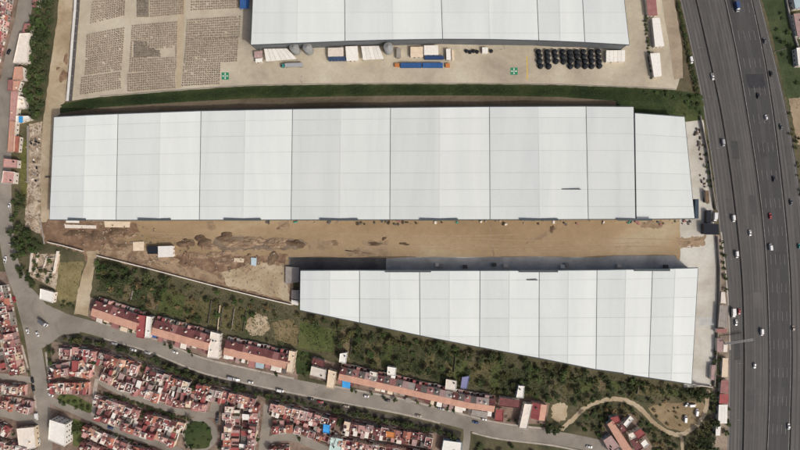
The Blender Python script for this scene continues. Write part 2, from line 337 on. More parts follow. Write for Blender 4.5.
# housing ground: paved and trodden earth between the houses
HG = gm('housing ground', [(0, srgb(92, 78, 68)), (.5, srgb(128, 110, 97)), (1, srgb(152, 134, 119))], scale=.12, fine=.6, finev=.3, grain=.25)
sheet('housing_ground', [(52, 341), (104, 346), (154, 362), (191, 375), (229, 384), (265, 394), (307, 403), (349, 414), (387, 420), (440, 430), (462, 450), (470, 500), (40, 500), (48, 400)], .010, HG, .6, 5, 24)
sheet('housing_ground', [(-60, 270), (8, 272), (13, 300), (20, 338), (27, 370), (33, 394), (38, 420), (40, 500), (-60, 500)], .010, HG, .4, 5, 25)
sheet('housing_ground', [(-60, -20), (20, -20), (13, 30), (4, 80), (-2, 140), (-60, 140)], .010, HG, .4, 5, 26)
sheet('housing_ground', [(90, 297), (140, 313), (212, 334), (222, 338), (296, 352), (298, 380), (220, 362), (136, 334), (88, 317)], .010, HG, .4, 5, 27)
sheet('housing_ground', [(310, 356), (400, 380), (480, 396), (520, 398), (550, 402), (545, 424), (500, 424), (400, 398), (310, 378)], .010, HG, .4, 5, 28)
sheet('housing_ground', [(600, 430), (607, 414), (634, 414), (652, 446), (640, 480), (600, 480)], .010, HG, .5, 5, 29)
sheet('roadside_ground', [(714, 225), (722, 240), (730, 340), (729, 460), (712, 460), (712, 386), (716, 330)], .014, gm('roadside ground', [(0, srgb(106, 96, 84)), (.5, srgb(146, 132, 116)), (1, srgb(170, 154, 136))], scale=.1, fine=.5, finev=.3, grain=.2), .4, 4, 30)
sheet('ditch', [(672, -20), (680, 0), (690, 45), (699, 92), (704, 115), (696, 100), (690, 82), (676, 76), (664, 30), (660, -20)], .014, gm('brown verge', [(0, srgb(58, 54, 40)), (.5, srgb(84, 76, 58)), (1, srgb(110, 98, 78))], scale=.06, fine=.4, finev=.25, grain=.2), .3, 4, 31)
sheet('dirt_track', [(659, -20), (670, -20), (676, 10), (682, 45), (683, 78), (674, 80), (670, 50), (664, 15)], .036, gm('pale verge track', [(0, srgb(146, 132, 112)), (1, srgb(176, 161, 139))], scale=.08, fine=.4, finev=.18, grain=.15), .3, 4, 32)

sheet('street_verge', [(52, 335), (66, 334), (104, 338), (154, 353), (191, 369), (229, 379), (265, 388), (307, 397), (349, 406), (387, 414), (440, 425), (462, 432), (460, 440), (432, 432), (387, 424), (349, 418), (307, 407.5), (265, 398), (229, 388), (191, 378.5), (154, 365.5), (104, 348), (60, 343)], .018, gm('dark verge', [(0, srgb(58, 55, 46)), (.5, srgb(78, 73, 64)), (1, srgb(110, 102, 92))], scale=.1, fine=.5, finev=.3, grain=.25), .4, 4, 33)  # dark tone: asphalt plus shadows of shrubs and cars painted into the ground
# ------------------------------------------------------------------ highway
L0 = smooth([(671, -40), (680, 0), (692, 52), (704, 112), (712, 165), (719, 225), (724, 270), (727.5, 310), (729, 350), (728.5, 400), (727.5, 450), (725, 500)], 8)
B1 = smooth([(686, -40), (696, 0), (709, 56), (721, 112), (730, 168), (737, 225), (742, 280), (744, 338), (744.3, 370), (744, 400), (743, 450), (740, 500)], 8)
B2 = smooth([(715, -40), (725, 0), (737, 56), (747, 112), (756, 168), (763, 225), (767, 280), (769, 338), (769.3, 370), (769, 400), (767, 450), (764, 500)], 8)
B3 = smooth([(741, -40), (752, 0), (764, 56), (773, 112), (780, 168), (786, 225), (790, 280), (791.3, 338), (791.3, 370), (790.5, 400), (789, 450), (786, 500)], 8)
R0 = smooth([(749, -40), (760, 0), (774, 56), (787, 112), (797, 168), (804, 225), (809, 280), (812, 338), (812.5, 370), (812, 400), (811, 450), (809, 500)], 8)
hw_a = ribbon('highway', L0, B1, .04, M['asph_a'])
hw_b = ribbon('highway', B1, B2, .04, M['asph_b'])
hw_c = ribbon('highway', B2, B3, .04, M['asph_c'])
hw_d = ribbon('highway', B3, R0, .04, M['asph_b'])
def between(A, B, t): return [(lerp(a[0], b[0], t), lerp(a[1], b[1], t)) for a, b in zip(A, B)]
def stripe(name, line, wpx, z, mat, parent): return ribbon(name, offset_line(line, -wpx / 2), offset_line(line, wpx / 2), z, mat, parent)
stripe('edge_line', between(L0, B1, .05), .22, .046, M['linewhite'], hw_a)
stripe('edge_line', between(B1, B2, .07), .3, .046, M['faintline'], hw_b)
stripe('edge_line', between(B2, B3, .03), .3, .046, M['linewhite'], hw_c)
stripe('edge_line', between(B2, B3, .975), .3, .046, M['linewhite'], hw_c)
stripe('edge_line', between(B3, R0, .9), .25, .046, M['linewhite'], hw_d)
def cum(line):
    s = [0]
    for a, b in zip(line, line[1:]): s.append(s[-1] + math.hypot(b[0] - a[0], b[1] - a[1]))
    return s
def at_len(line, s, d):
    for i in range(len(s) - 1):
        if s[i + 1] >= d:
            t = (d - s[i]) / (s[i + 1] - s[i]); a, b = line[i], line[i + 1]
            return (lerp(a[0], b[0], t), lerp(a[1], b[1], t)), math.atan2(-(b[1] - a[1]), b[0] - a[0])
    return line[-1], 0
dash_mesh = MB(); dash_mesh.box(-3.6, -.11, .004, 3.6, .11, .010); dash_mesh = dash_mesh.mesh('lane_dash'); dash_mesh.materials.append(M['dash'])
faint_mesh = MB(); faint_mesh.box(-2.4, -.07, .004, 2.4, .07, .010); faint_mesh = faint_mesh.mesh('lane_dash'); faint_mesh.materials.append(M['faintline'])
def dashes(A, B, ts, period, off, parent, mesh):
    for t in ts:
        ln = between(A, B, t); s = cum(ln); d = off
        while d < s[-1] - 8:
            p, a = at_len(ln, s, d)
            if -30 < p[1] < 480 and p[0] < 830:
                o = bpy.data.objects.new('lane_dash', mesh); COL.objects.link(o); o.parent = parent; o.location = W(*p) + Vector((0, 0, .041)); o.rotation_euler = (0, 0, a)
            d += period
dashes(B2, B3, (.22, .42, .62, .81), 28.3, 21, hw_c, dash_mesh)
dashes(B1, B2, (.3, .53, .76), 28.3, 12, hw_b, faint_mesh)
dashes(L0, B1, (.5,), 28.3, 12, hw_a, faint_mesh)
dashes(B3, R0, (.5,), 28.3, 16, hw_d, faint_mesh)
WEAR = [gm('lane wear %d' % k, [(0, srgb(*[c * f for c in base])), (1, srgb(*[c * f * 1.12 for c in base]))], scale=.08, fine=.5, finev=.12, grain=.08) for k, (base, f) in enumerate((((86, 84, 82), .97), ((86, 84, 82), 1.06), ((74, 73, 73), .95), ((74, 73, 73), 1.06)))]
rw = random.Random(31)
for A, B, n, par, ks in ((L0, B1, 2, hw_a, (0, 1)), (B1, B2, 4, hw_b, (0, 1)), (B2, B3, 5, hw_c, (2, 3)), (B3, R0, 2, hw_d, (0, 1))):
    for k in range(n):
        for f in (.24, .68):
            t0 = .05 + .9 * (k + f - .12 - rw.uniform(0, .04)) / n; t1 = .05 + .9 * (k + f + .12 + rw.uniform(0, .05)) / n; ribbon('wheel_track', between(A, B, t0), between(A, B, t1), .0432, WEAR[ks[0] if rw.random() < .65 else ks[1]], par)
for i, (x, y, w_, h_) in enumerate(((705, 40, 5, 14), (716, 95, 6, 10), (734, 150, 7, 18), (752, 205, 6, 20), (728, 205, 5, 12), (757, 300, 8, 16), (737, 350, 6, 20), (751, 400, 8, 22), (779, 260, 7, 18), (781, 395, 7, 16), (762, 150, 7, 14))):
    sk_ = .22; sheet('repair_patch', [(x - w_ / 2, y - h_ / 2), (x + w_ / 2, y - h_ / 2), (x + w_ / 2 + h_ * sk_ * (1 - y / 360), y + h_ / 2), (x - w_ / 2 + h_ * sk_ * (1 - y / 360), y + h_ / 2)], .0442, WEAR[i % 4 if x < 765 else 2 + i % 2], .25, 3, 400 + i)
def barrier(line, label, h=.95, wb=.5):
    mb = MB(); n = len(line); prof = [(-wb, 0), (-wb * .45, .4), (-wb * .3, h), (wb * .3, h), (wb * .45, .4), (wb, 0)]
    lo = {}
    for j, (d, z) in enumerate(prof):
        for i, p in enumerate(offset_line(line, d / S)):
            q = W(*p); mb.v.append((q.x, q.y, .04 + z))
    for j in range(5):
        for i in range(n - 1): mb.f.append((j * n + i, j * n + i + 1, (j + 1) * n + i + 1, (j + 1) * n + i))
    o = obj('concrete_barrier', mb, M['darkconc']); tag(o, label, 'barrier', 'highway barriers'); return o
barrier(B1, 'long dark concrete barrier between the service road and the main lanes', .95, .45)
barrier(between(B2, B3, -.012), 'long low concrete barrier between the grey lanes and the dark central lanes', .28, .2)
barrier(between(B3, R0, .03), 'long low concrete barrier on the far right of the dark central lanes', .28, .2)
sheet('repair_patch', [(735, 16), (748, 16), (752, 32), (739, 34)], .045, M['asph_c'], .2, 3, 40)
sheet('repair_patch', [(745, 74), (763, 74), (766, 88), (749, 88)], .0455, gm('fresh asphalt', [(0, srgb(58, 58, 60)), (1, srgb(66, 66, 68))], scale=.2, fine=.6, finev=.08), .2, 3, 41)
# ------------------------------------------------------------------ streets
ST = M['street']
main_c = [(12, 180), (10, 215), (14, 262), (26, 292), (46, 312), (66, 321), (100, 330), (150, 344.5), (200, 364.5), (250, 376.5), (300, 387), (350, 396.5), (400, 406), (450, 418.5), (500, 431), (550, 437), (600, 447), (640, 462)]
road('street', main_c[5:], 13.5, .052, ST)
road('street', [(30, -30), (26, 0), (20, 30), (12, 60), (6, 100), (4, 150), (4, 190), (5, 222), (11, 262), (22, 296), (31, 330), (37, 365), (42, 400), (45, 450), (46, 490)], 15, .050, ST)
sheet('street', [(14, 268), (20, 264), (32, 288), (46, 304), (66, 313.5), (80, 318), (80, 333), (62, 335), (52, 342), (40, 350), (28, 345), (18, 310)], .056, ST, .3, 4, 50)
road('street', [(97, 378), (106, 385), (125, 393.8), (150, 402.6), (175, 410.4), (196, 414), (215, 415)], 6, .060, ST)
road('street', [(44, 396), (60, 404.5), (80, 413), (100, 422.5), (120, 431.5), (140, 438.5), (170, 448), (200, 460)], 7, .064, ST)
road('lane', [(97, 379), (95, 390), (94.5, 402), (93, 416)], 4, .068, M['pave'])
road('street', [(-20, 375), (10, 377), (32, 380)], 6, .070, ST)
road('street', [(-20, 408), (6, 413), (24, 418), (40, 420)], 9, .072, ST)
road('street', [(218, 392), (216, 402), (214, 412)], 9, .074, ST)
road('street', [(268, 404), (267, 420), (264, 440), (262, 470)], 9, .076, ST)
road('street', [(266, 442), (280, 437), (296, 438), (312, 444), (330, 452)], 8, .078, ST)
road('street', [(466, 424), (467, 436), (464, 460)], 7, .080, ST)
ring = [(200 + 17.5 * math.cos(a), 434 + 17.5 * math.sin(a)) for a in [i * 2 * math.pi / 40 for i in range(40)]]
sheet('roundabout', ring, .082, ST)
sheet('roundabout_lawn', [(187, 424), (193, 421), (203, 421.5), (210, 427), (212.5, 436), (209, 446), (202, 449), (192, 449), (186, 444), (184, 434)], .09, M['grass'], .8, 2.5, 51)
road('dirt_path', [(560, 430), (572, 420), (585, 408), (600, 401.5), (618, 399), (634, 404), (645, 413), (655, 424), (668, 432), (680, 434.5), (692, 429), (703, 417), (707, 402), (708, 390)], 4.2, .05, M['track'], 7, .55)
road('dirt_path', [(680, 434), (682, 442), (683, 462)], 3, .054, M['track'], 7, .5)
def pavement(line, wpx=1.8):
    c = smooth(line, 5); ribbon('pavement', offset_line(c, -wpx / 2), offset_line(c, wpx / 2), .18, M['pave'], None, .17)
pavement([(100, 322.5), (150, 337), (200, 357), (250, 369), (294, 378.5)]); pavement([(330, 385.5), (400, 398.5), (450, 411), (500, 423), (545, 428.5)])
pavement([(104, 338.5), (150, 352), (200, 372), (250, 384), (300, 394.5), (350, 404), (400, 413.5), (440, 423)])
pavement([(472, 432.5), (500, 439), (550, 445), (580, 451)]); pavement([(22, 345), (29, 372)]); pavement([(34.5, 395), (36, 408)])
pavement([(46, 352), (48, 372), (51, 394)])
pavement([(721, 232), (725.5, 272), (728.5, 312), (730, 350)], 1.6)

# ------------------------------------------------------------------ warehouses
def interp(tab, x):
    if x <= tab[0][0]: return tab[0][1]
    for (a, ya), (b, yb) in zip(tab, tab[1:]):
        if x <= b: return lerp(ya, yb, (x - a) / (b - a))
    return tab[-1][1]
def warehouse(label, cols, top, bot, rows, ze, rise, rmat='roofsheet'):
    """cols: (x at top, x at bottom, 'v' valley or 'r' ridge); rows: photo y of the sheet joints"""
    x0, x1 = cols[0][1], cols[-1][1]
    root = empty('warehouse', ((cols[0][1] + cols[-1][1]) / 2 * S - 400 * S, 0, 0))
    root.location = (0, 0, 0)
    def pt(i, y):
        xt, xb, k = cols[i]; yt = interp(top, xt); yb = interp(bot, xb); y = min(max(y, yt), yb)
        t = (y - yt) / (yb - yt); z = ze + (rise if k == 'r' else 0)
        return W(lerp(xt, xb, t), y, z)
    def warp(i, f):          # joints bow with the eaves
        xt, xb, k = cols[i]; return f + (interp(top, xt) - top[len(top) // 2][1]) * max(0, 1 - (f - top[len(top) // 2][1]) / 100.0)
    deck = MB(); nr = len(rows); roof = obj('roof', MB(), None, root); pans = []
    for i in range(len(cols) - 1):
        for j in range(nr - 1):
            ya, yb = rows[j], rows[j + 1]
            c = [pt(i, warp(i, ya)), pt(i + 1, warp(i + 1, ya)), pt(i + 1, warp(i + 1, yb)), pt(i, warp(i, yb))]
            if j == 0: c[0] = pt(i, -999); c[1] = pt(i + 1, -999)
            if j == nr - 2: c[2] = pt(i + 1, 999); c[3] = pt(i, 999)
            if (c[0] - c[3]).length < .5 and (c[1] - c[2]).length < .5: continue
            deck.poly([p - Vector((0, 0, .12)) for p in c][::-1])
            gl = .24 if cols[i][2] == 'v' and i else .05; gr = .24 if cols[i + 1][2] == 'v' and i + 1 < len(cols) - 1 else .05
            u = (c[1] - c[0]).normalized(); 
            q = [c[0] + u * gl, c[1] - u * gr, c[2] - u * gr, c[3] + u * gl]
            gy = .07
            for a, b in ((0, 3), (1, 2)):
                d = q[b] - q[a]
                if d.length > 1: d = d.normalized() * gy; q[a] = q[a] + d; q[b] = q[b] - d
            m = MB(); m.hexa([p - Vector((0, 0, .08)) for p in q][::-1], q[::-1]); obj('roof_panel', m, M['roofsheet2' if rmat == 'roofsheet' and i < 6 else rmat], roof)
    roof.data = deck.mesh('roof'); roof.data.materials.append(M['seam'])
    for i in range(1, len(cols) - 1):
        a, b = pt(i, -999), pt(i, 999); d = Vector((.22, 0, 0)) if cols[i][2] == 'v' else Vector((.3, 0, 0))
        z = Vector((0, 0, -.10 if cols[i][2] == 'v' else .05)); m = MB(); t = Vector((0, 0, .04))
        m.hexa([a - d + z - t, a + d + z - t, b + d + z - t, b - d + z - t][::-1], [a - d + z, a + d + z, b + d + z, b - d + z][::-1])
        obj('valley_gutter' if cols[i][2] == 'v' else 'ridge_cap', m, M['gutter'] if cols[i][2] == 'v' else M['roofsheet'], roof)
    dz = Vector((0, 0, -.2)); n = len(cols)
    N = [pt(i, -999) + dz + Vector((0, -.5, 0)) for i in range(n)]; Sx = [pt(i, 999) + dz + Vector((0, .5, 0)) for i in range(n)]
    for L in (N, Sx): L[0] = L[0] + Vector((.5, 0, 0)); L[-1] = L[-1] - Vector((.5, 0, 0))
    for line in (N, Sx, [N[0], Sx[0]], [N[-1], Sx[-1]]):
        m = MB()
        for a, b in zip(line, line[1:]): m.poly([(a.x, a.y, 0), (b.x, b.y, 0), a * 0 + b, a][:4])
        obj('wall', m, M['wallgrey'], root)
    for yy, s in ((-999, 1), (999, -1)):
        L = [pt(i, yy) for i in range(n)]; m = MB()
        for a, b in zip(L, L[1:]):
            o1 = Vector((0, .03 * s, -.3)); o2 = Vector((0, .62 * s, -.3)); t = Vector((0, 0, .22)); m.hexa([a + o1, b + o1, b + o2, a + o2], [a + o1 + t, b + o1 + t, b + o2 + t, a + o2 + t])
        obj('eave_gutter', m, M['trim'], root)
    for i in (0, n - 1):
        a, b = pt(i, -999), pt(i, 999); s = -1 if i == 0 else 1; m = MB(); o1 = Vector((.03 * s, 0, -.3)); o2 = Vector((.3 * s, 0, -.3)); t = Vector((0, 0, .3))
        m.hexa([a + o1, b + o1, b + o2, a + o2], [a + o1 + t, b + o1 + t, b + o2 + t, a + o2 + t]); obj('gable_trim', m, M['trim'], root)
    tag(root, label, 'warehouse', 'white roofed warehouses')
    return root, pt
def dock(root, xa, xb, y, ze, s, rise=1.15):
    ze += rise; a, b = W(xa, y, ze), W(xb, y, ze); m = MB()
    m.box(a.x, a.y - (1.0 if s < 0 else .75), ze + .12, b.x, a.y + (.6 if s < 0 else .9), ze + .3); obj('dock_canopy', m, M['trim'], root)
    w0 = (b.x - a.x) / 4
    for k in range(3):
        cx = a.x + w0 * (k + 1); m = MB(); yy = a.y + (.45 if s < 0 else -.45); m.box(cx - 1.8, yy - .12, .9, cx + 1.8, yy + .12, 5.2); obj('dock_door', m, M['white'], root)
ZE = 12.6
top_main = [(50, 117.6), (54, 117.2), (100, 114.8), (200, 111.2), (292, 109.4), (390, 108), (490, 107), (586, 106.6), (633.5, 107)]
bot_main = [(49, 219.5), (120, 219.8), (250, 219.6), (400, 219.4), (550, 219.2), (700, 218.4)]
rows_main = [105, 120, 135.5, 152, 173.5, 190, 206.5, 222]
cols_main = [(54, 49.5, 'v'), (86, 83, 'r'), (118, 116, 'v'), (160.5, 159, 'r'), (201, 199.3, 'v'), (245.5, 243, 'r'), (292.5, 291, 'v'), (341, 340, 'r'), (390.5, 389.8, 'v'), (440, 439.5, 'r'), (489.5, 490, 'v'), (538.5, 540, 'r'), (586, 588.3, 'v'), (633.5, 635.3, 'r')]
wh_main, pt_main = warehouse('long white roofed warehouse across the middle of the view, north of the sandy yard', cols_main, top_main, bot_main, rows_main, ZE, 2.0)
for xa, xb in ((68, 86), (138, 171), (224, 261), (320, 358), (420, 458), (520, 558), (617, 652)): dock(wh_main, xa, xb, 219.3, ZE, -1, 2.0)
# its east bay steps back at the north end
wh_e, _ = warehouse('plain white roofed east bay joined to the end of the long middle warehouse', [(635, 636.6, 'v'), (684.5, 694.5, 'r')], [(634, 113.2), (660, 115), (685, 117)], [(634, 218.9), (696, 218.2)], [113, 135.5, 152, 173.5, 190, 206.5, 222], ZE + .1, 1.0, 'roofsheet2')
m = MB(); a, b = W(695, 199, 9), W(699, 218.5, 9); m.box(a.x, b.y, 0, b.x - .2, a.y, 9); tag(obj('loading_annex', m, cm('blue grey annex', srgb(66, 80, 92))), 'narrow blue grey annex on the south east corner of the middle warehouse', 'annex')
top_low = [(300, 270.8), (360, 270.6), (420, 271), (540, 270.8), (600, 270.3), (660, 269.2), (698, 268.2)]
bot_low = [(300, 310), (360, 322.5), (420, 335.2), (480, 347), (540, 358), (597, 369.4), (652, 378), (692, 384)]
cols_low = [(300.5, 300, 'v'), (330, 329.5, 'r'), (359.5, 359.5, 'v'), (390, 390, 'r'), (419.5, 420, 'v'), (449.6, 449.5, 'r'), (480, 479.6, 'v'), (509.5, 509, 'r'), (539.2, 539, 'v'), (568.5, 568, 'r'), (597, 596, 'v'), (626, 624, 'r'), (652.5, 648.8, 'v'), (675.5, 671.5, 'r'), (698, 691.5, 'v')]
wh_low, pt_low = warehouse('white roofed wedge shaped warehouse with slanting south edge below the sandy yard', cols_low, top_low, bot_low, [268, 280, 299, 318, 336.5, 355, 373, 400], 12.5, 1.3, 'roofsheet2')
for xa, xb in ((385, 431), (519, 558), (634, 670)): dock(wh_low, xa, xb, 271.2 if xa < 600 else 270, 12.5, 1)
top_n = [(253, -70), (624, -70)]
bot_n = [(250, 44.6), (300, 42.6), (350, 40.6), (400, 39.2), (450, 38.6), (500, 39), (550, 40.4), (600, 42.6), (630, 44.6)]
cols_n = [(256, 251, 'v'), (299, 297, 'r'), (344, 345, 'v'), (391, 393, 'r'), (439, 442.6, 'v'), (486, 490, 'r'), (534, 538.8, 'v'), (558, 560.5, 'r'), (579, 584.8, 'v'), (616, 629.3, 'r')]
wh_n, pt_n = warehouse('white roofed warehouse cut by the top edge of the picture, with grey south wall', cols_n, top_n, bot_n, [-70, -50, -29, -8, 12.5, 33, 60], 13.2, 1.4, 'roofsheet2')
m = MB(); a = W(527, 280.3, 13.2); m.box(a.x, a.y, 13.0, a.x + 7.6, a.y + .55, 13.75); obj('roof_vent', m, M['gutter'], wh_low)
m = MB(); a = W(562, 189.6, 13.6); m.box(a.x, a.y, 13.2, a.x + 13.5, a.y + .5, 14.2); obj('roof_vent', m, M['gutter'], wh_main)
# aprons in the yard
sheet('dock_apron', [(289, 257.5), (386, 258.5), (412, 257), (500, 257), (540, 256.5), (600, 257.5), (612, 256), (674, 255.5), (688, 268), (688, 280), (300, 280), (289, 280)], .040, M['apron'], .15, 6, 60)
sheet('dark_apron', [(288.5, 257), (386, 258), (386, 281), (288.5, 281)], .044, gm('dark apron', [(0, srgb(84, 82, 80)), (1, srgb(112, 109, 104))], scale=.08, fine=.4, finev=.2, grain=.1), .3, 6, 63)
sheet('grass_strip', [(296, 305), (300, 310), (400, 331), (600, 369), (690, 384), (690, 376), (500, 345), (320, 306)], .008, M['grass'], .3, 5, 61)  # plain grass along the slanting south edge of the wedge warehouse
sheet('crossing_strip', [(697, 317), (714, 317), (713, 326), (696, 326)], .044, M['apron'], .2, 4, 62)

# ------------------------------------------------------------------ walls and fences
def wall(line, h, th, mat, label, cat='wall', name='boundary_wall', capmat=None, zb=0.0):
    L = offset_line(line, -th / S / 2); R = offset_line(line, th / S / 2); mb = MB(); n = len(line)
    A = [W(*p) for p in L]; B = [W(*p) for p in R]
    for i in range(n - 1):
        q = [A[i], A[i + 1], B[i + 1], B[i]]; v = Vector((0, 0, h)); 
        mb.hexa([p + Vector((0, 0, zb)) for p in q], [p + v for p in q])
    root = obj(name, mb, mat); tag(root, label, cat)
    if capmat:
        m2 = MB(); L = offset_line(line, -th / S * .65); R = offset_line(line, th / S * .65)
        for i in range(n - 1):
            q = [W(*p) + Vector((0, 0, h + .004)) for p in (L[i], L[i + 1], R[i + 1], R[i])]; m2.hexa(q, [p + Vector((0, 0, .15)) for p in q])
        obj('coping', m2, capmat, root)
    return root
# long white shelter roof along the west edge of the brick yard
def shelter():
    line = [(76.5, -20), (75, 10), (72.5, 40), (69.8, 75), (67.5, 101)]
    root = empty('storage_shelter', W(72, 45)); root.location = (0, 0, 0)
    for i in range(len(line) - 1):
        a, b = W(*line[i], 3.6), W(*line[i + 1], 3.6); k = 4
        for j in range(k):
            p, q = a.lerp(b, j / k), a.lerp(b, (j + 1) / k); d = (q - p).normalized() * .04; m = MB(); x = Vector((1.05, 0, 0)); z = Vector((0, 0, .12)); t = Vector((0, 0, .35))
            m.hexa([p - x - d, p + x - d + t, q + x + d + t, q - x + d], [p - x - d + z, p + x - d + z + t, q + x + d + z + t, q - x + d + z]); obj('roof_sheet', m, M['white'], root)
            m = MB(); m.box(p.x - .1 + .8, p.y - .1, 0, p.x + .1 + .8, p.y + .1, 3.75); obj('post', m, M['steel'], root)
    m = MB(); a, b = [W(*p) for p in ((line[0]), (line[-1]))]
    for p, q in zip(line, line[1:]):
        a, b = W(*p), W(*q); m.hexa([a + Vector((1.6, 0, 0)), a + Vector((3.4, 0, 0)), b + Vector((3.4, 0, 0)), b + Vector((1.6, 0, 0))], [a + Vector((1.6, 0, 1.0)), a + Vector((3.4, 0, 1.0)), b + Vector((3.4, 0, 1.0)), b + Vector((1.6, 0, 1.0))])
    obj('block_bench', m, cm('dark block bench', srgb(88, 86, 84)), root)
    tag(root, 'long narrow white roofed shelter along the west edge of the block yard', 'shelter')
shelter()
wall(smooth([(98, 255.5), (140, 266), (180, 276.5), (220, 287), (262, 297.5), (292, 304.5)]), 1.8, .5, M['offwhite'], 'long pale retaining wall between the turned soil and the wooded slope', capmat=M['offwhite'])
wall([(49, 242), (64, 245.5), (84, 251)], 2.0, .5, M['offwhite'], 'short pale wall west of the dirt ramp', capmat=M['offwhite'])
wall([(9.5, 244.2), (24, 244.6)], 1.6, .3, M['offwhite'], 'very short pale wall beside the western street among dark trees')
wall([(33, 253), (31, 272)], 2.2, .4, M['offwhite'], 'pale wall on the west side of the ruined plot')
wall([(59, 251), (55, 273)], 2.2, .9, M['offwhite'], 'thick pale wall on the east side of the ruined plot')
wall([(29, 126), (29, 183)], 2.0, .35, M['conc'], 'grey wall between the lawn strip and the dirt track')
wall([(40.6, 218.5), (45, 244)], 1.2, .4, M['conc'], 'low grey wall beside the rubble at the west end of the soil yard')
wall([(46, 177.5), (50, 177.3)], 1.4, .6, M['darkconc'], 'short dark block wall across the dirt track')
wall([(699, 116.5), (706, 150), (711.5, 190), (715, 210)], 2.4, .3, M['conc'], 'grey wall between the highway and the middle warehouse', capmat=M['conc'])
wall([(716, 236), (718.5, 270), (718, 300), (716.5, 330), (713, 386)], 2.4, .3, M['conc'], 'grey wall between the roadside stalls and the wedge shaped warehouse', capmat=M['conc'])
wall([(691, 383.5), (711, 386.5)], 2.4, .4, M['offwhite'], 'pale wall at the south end of the concrete strip')
wall([(100.6, 96.4), (200, 88.6), (250, 85.6), (320, 84), (400, 83.6), (480, 83.6), (560, 84.6), (640, 87.6), (676, 89.6)], .6, .25, M['conc'], 'low grey kerb wall along the north edge of the grass bank')
wall(smooth([(783, -15), (789, 18), (796, 44), (806, 70)]), 1.6, 1.0, M['conc'], 'pale wall along the grass verge right of the highway')
wall([(773.5, 52), (786, 48.5)], .4, .5, M['darkconc'], 'low dark drain wall crossing the right hand verge')

# ------------------------------------------------------------------ yard buildings and things of the northern yard
def rect(p0, p1, p2, p3, z): return [W(*p, z) for p in (p0, p1, p2, p3)]
def flat_shed(q, h, roofmat, label, cat='shed', name='flat_roofed_shed', wallmat=None, over=.25, posts=False, tilt=.25, ribs=0):
    """q: four photo corners of the roof, clockwise from upper left, at height h"""
    P = [W(*p, h) for p in q]; c = sum(P, Vector()) / 4
    root = empty(name, (c.x, c.y, 0)); O = Vector((c.x, c.y, 0)); P = [p - O for p in P]
    t = [tilt, tilt, 0, 0]; m = MB()
    if ribs:
        for k in range(ribs):
            f0, f1 = (k + .03) / ribs, (k + .97) / ribs
            b = [P[0].lerp(P[1], f0) + Vector((0, 0, t[0])), P[0].lerp(P[1], f1) + Vector((0, 0, t[0])), P[3].lerp(P[2], f1), P[3].lerp(P[2], f0)]
            mm = MB(); mm.hexa(b[::-1], [p + Vector((0, 0, .12)) for p in b][::-1]); obj('roof_sheet', mm, roofmat, root)
    else:
        b = [p + Vector((0, 0, tt)) for p, tt in zip(P, t)]; m.hexa(b[::-1], [p + Vector((0, 0, .14)) for p in b][::-1]); obj('roof', m, roofmat, root)
    ctr = sum(P, Vector()) / 4
    Q = [p + (ctr - p).normalized() * (over * 1.4) for p in P]
    if posts:
        for p, tt in zip(Q, t): mm = MB(); mm.box(p.x - .08, p.y - .08, 0, p.x + .08, p.y + .08, h + tt - .002); obj('post', mm, M['steel'], root)
    else:
        mm = MB(); mm.hexa([Vector((p.x, p.y, 0)) for p in Q][::-1], [Vector((p.x, p.y, h + tt - .002)) for p, tt in zip(Q, t)][::-1]); obj('walls', mm, wallmat or M['offwhite'], root)
        for i in ((3, 2), (1, 2)):
            a, b = Q[i[0]], Q[i[1]]; d = b - a; L = Vector((d.x, d.y, 0)).length
            if L < 2: continue
            u = Vector((d.x, d.y, 0)).normalized(); n_ = Vector((-u.y, u.x, 0)); mid = (a + b) / 2
            if n_.dot(Vector((mid.x, mid.y, 0)) - Vector((ctr.x, ctr.y, 0))) < 0: n_ = -n_
            for f, nm, w_, z0, z1 in ((.3, 'door', .5, 0, 2.1), (.68, 'window', .6, 1.0, 2.0)):
                if z1 > h - .2: continue
                p = a.lerp(b, f); p = Vector((p.x, p.y, 0)); mm = MB(); e = u * w_; o1 = n_ * .01; o2 = n_ * .06
                mm.hexa([p - e - o2 + Vector((0, 0, z0)), p + e - o2 + Vector((0, 0, z0)), p + e + o2 + Vector((0, 0, z0)), p - e + o2 + Vector((0, 0, z0))], [p - e - o2 + Vector((0, 0, z1)), p + e - o2 + Vector((0, 0, z1)), p + e + o2 + Vector((0, 0, z1)), p - e + o2 + Vector((0, 0, z1))])
                obj(nm, mm, M['darkconc'] if nm == 'door' else M['glass'], root)
    tag(root, label, cat); return root
flat_shed([(264, 49), (287, 48.5), (297, 59), (266, 61.5)], 4.2, M['white'], 'white canopy with a slanted end beside the two grey silos', 'canopy', 'loading_canopy', posts=True, ribs=6)
flat_shed([(254.5, 51.5), (262.5, 51), (262.5, 57.5), (254.5, 58)], 2.8, M['greypink'], 'small brownish shed at the south west corner of the northern warehouse')
flat_shed([(255.5, 58.8), (262.5, 58.2), (262.5, 62), (255.5, 62.4)], 2.6, M['white'], 'tiny white roofed shed at the west end of the row of yard sheds')
flat_shed([(328, 48), (343.5, 47.6), (343.5, 56.3), (328, 56.6)], 3.2, M['offwhite'], 'pale flat roofed shed behind the dark blue panel array', wallmat=M['white'])
flat_shed([(345.5, 46.5), (357.5, 46.2), (358.5, 60.5), (346.5, 61)], 3.4, M['white'], 'tall narrow white roofed shed right of the blue panels')
flat_shed([(361, 46.4), (379, 46), (384, 59), (363, 60)], 4.0, M['white'], 'large white canopy with slanted right end left of the single silo', 'canopy', 'loading_canopy', posts=True, ribs=5)
flat_shed([(396.5, 48.5), (401, 48.4), (401, 58), (396.5, 58.2)], 2.8, M['conc'], 'narrow grey shed beside the single silo')
flat_shed([(410.5, 47), (423, 46.8), (423, 57), (410.5, 57.2)], 2.8, M['cream'], 'tan roofed container hut in the middle of the northern yard', 'hut', 'container_hut')
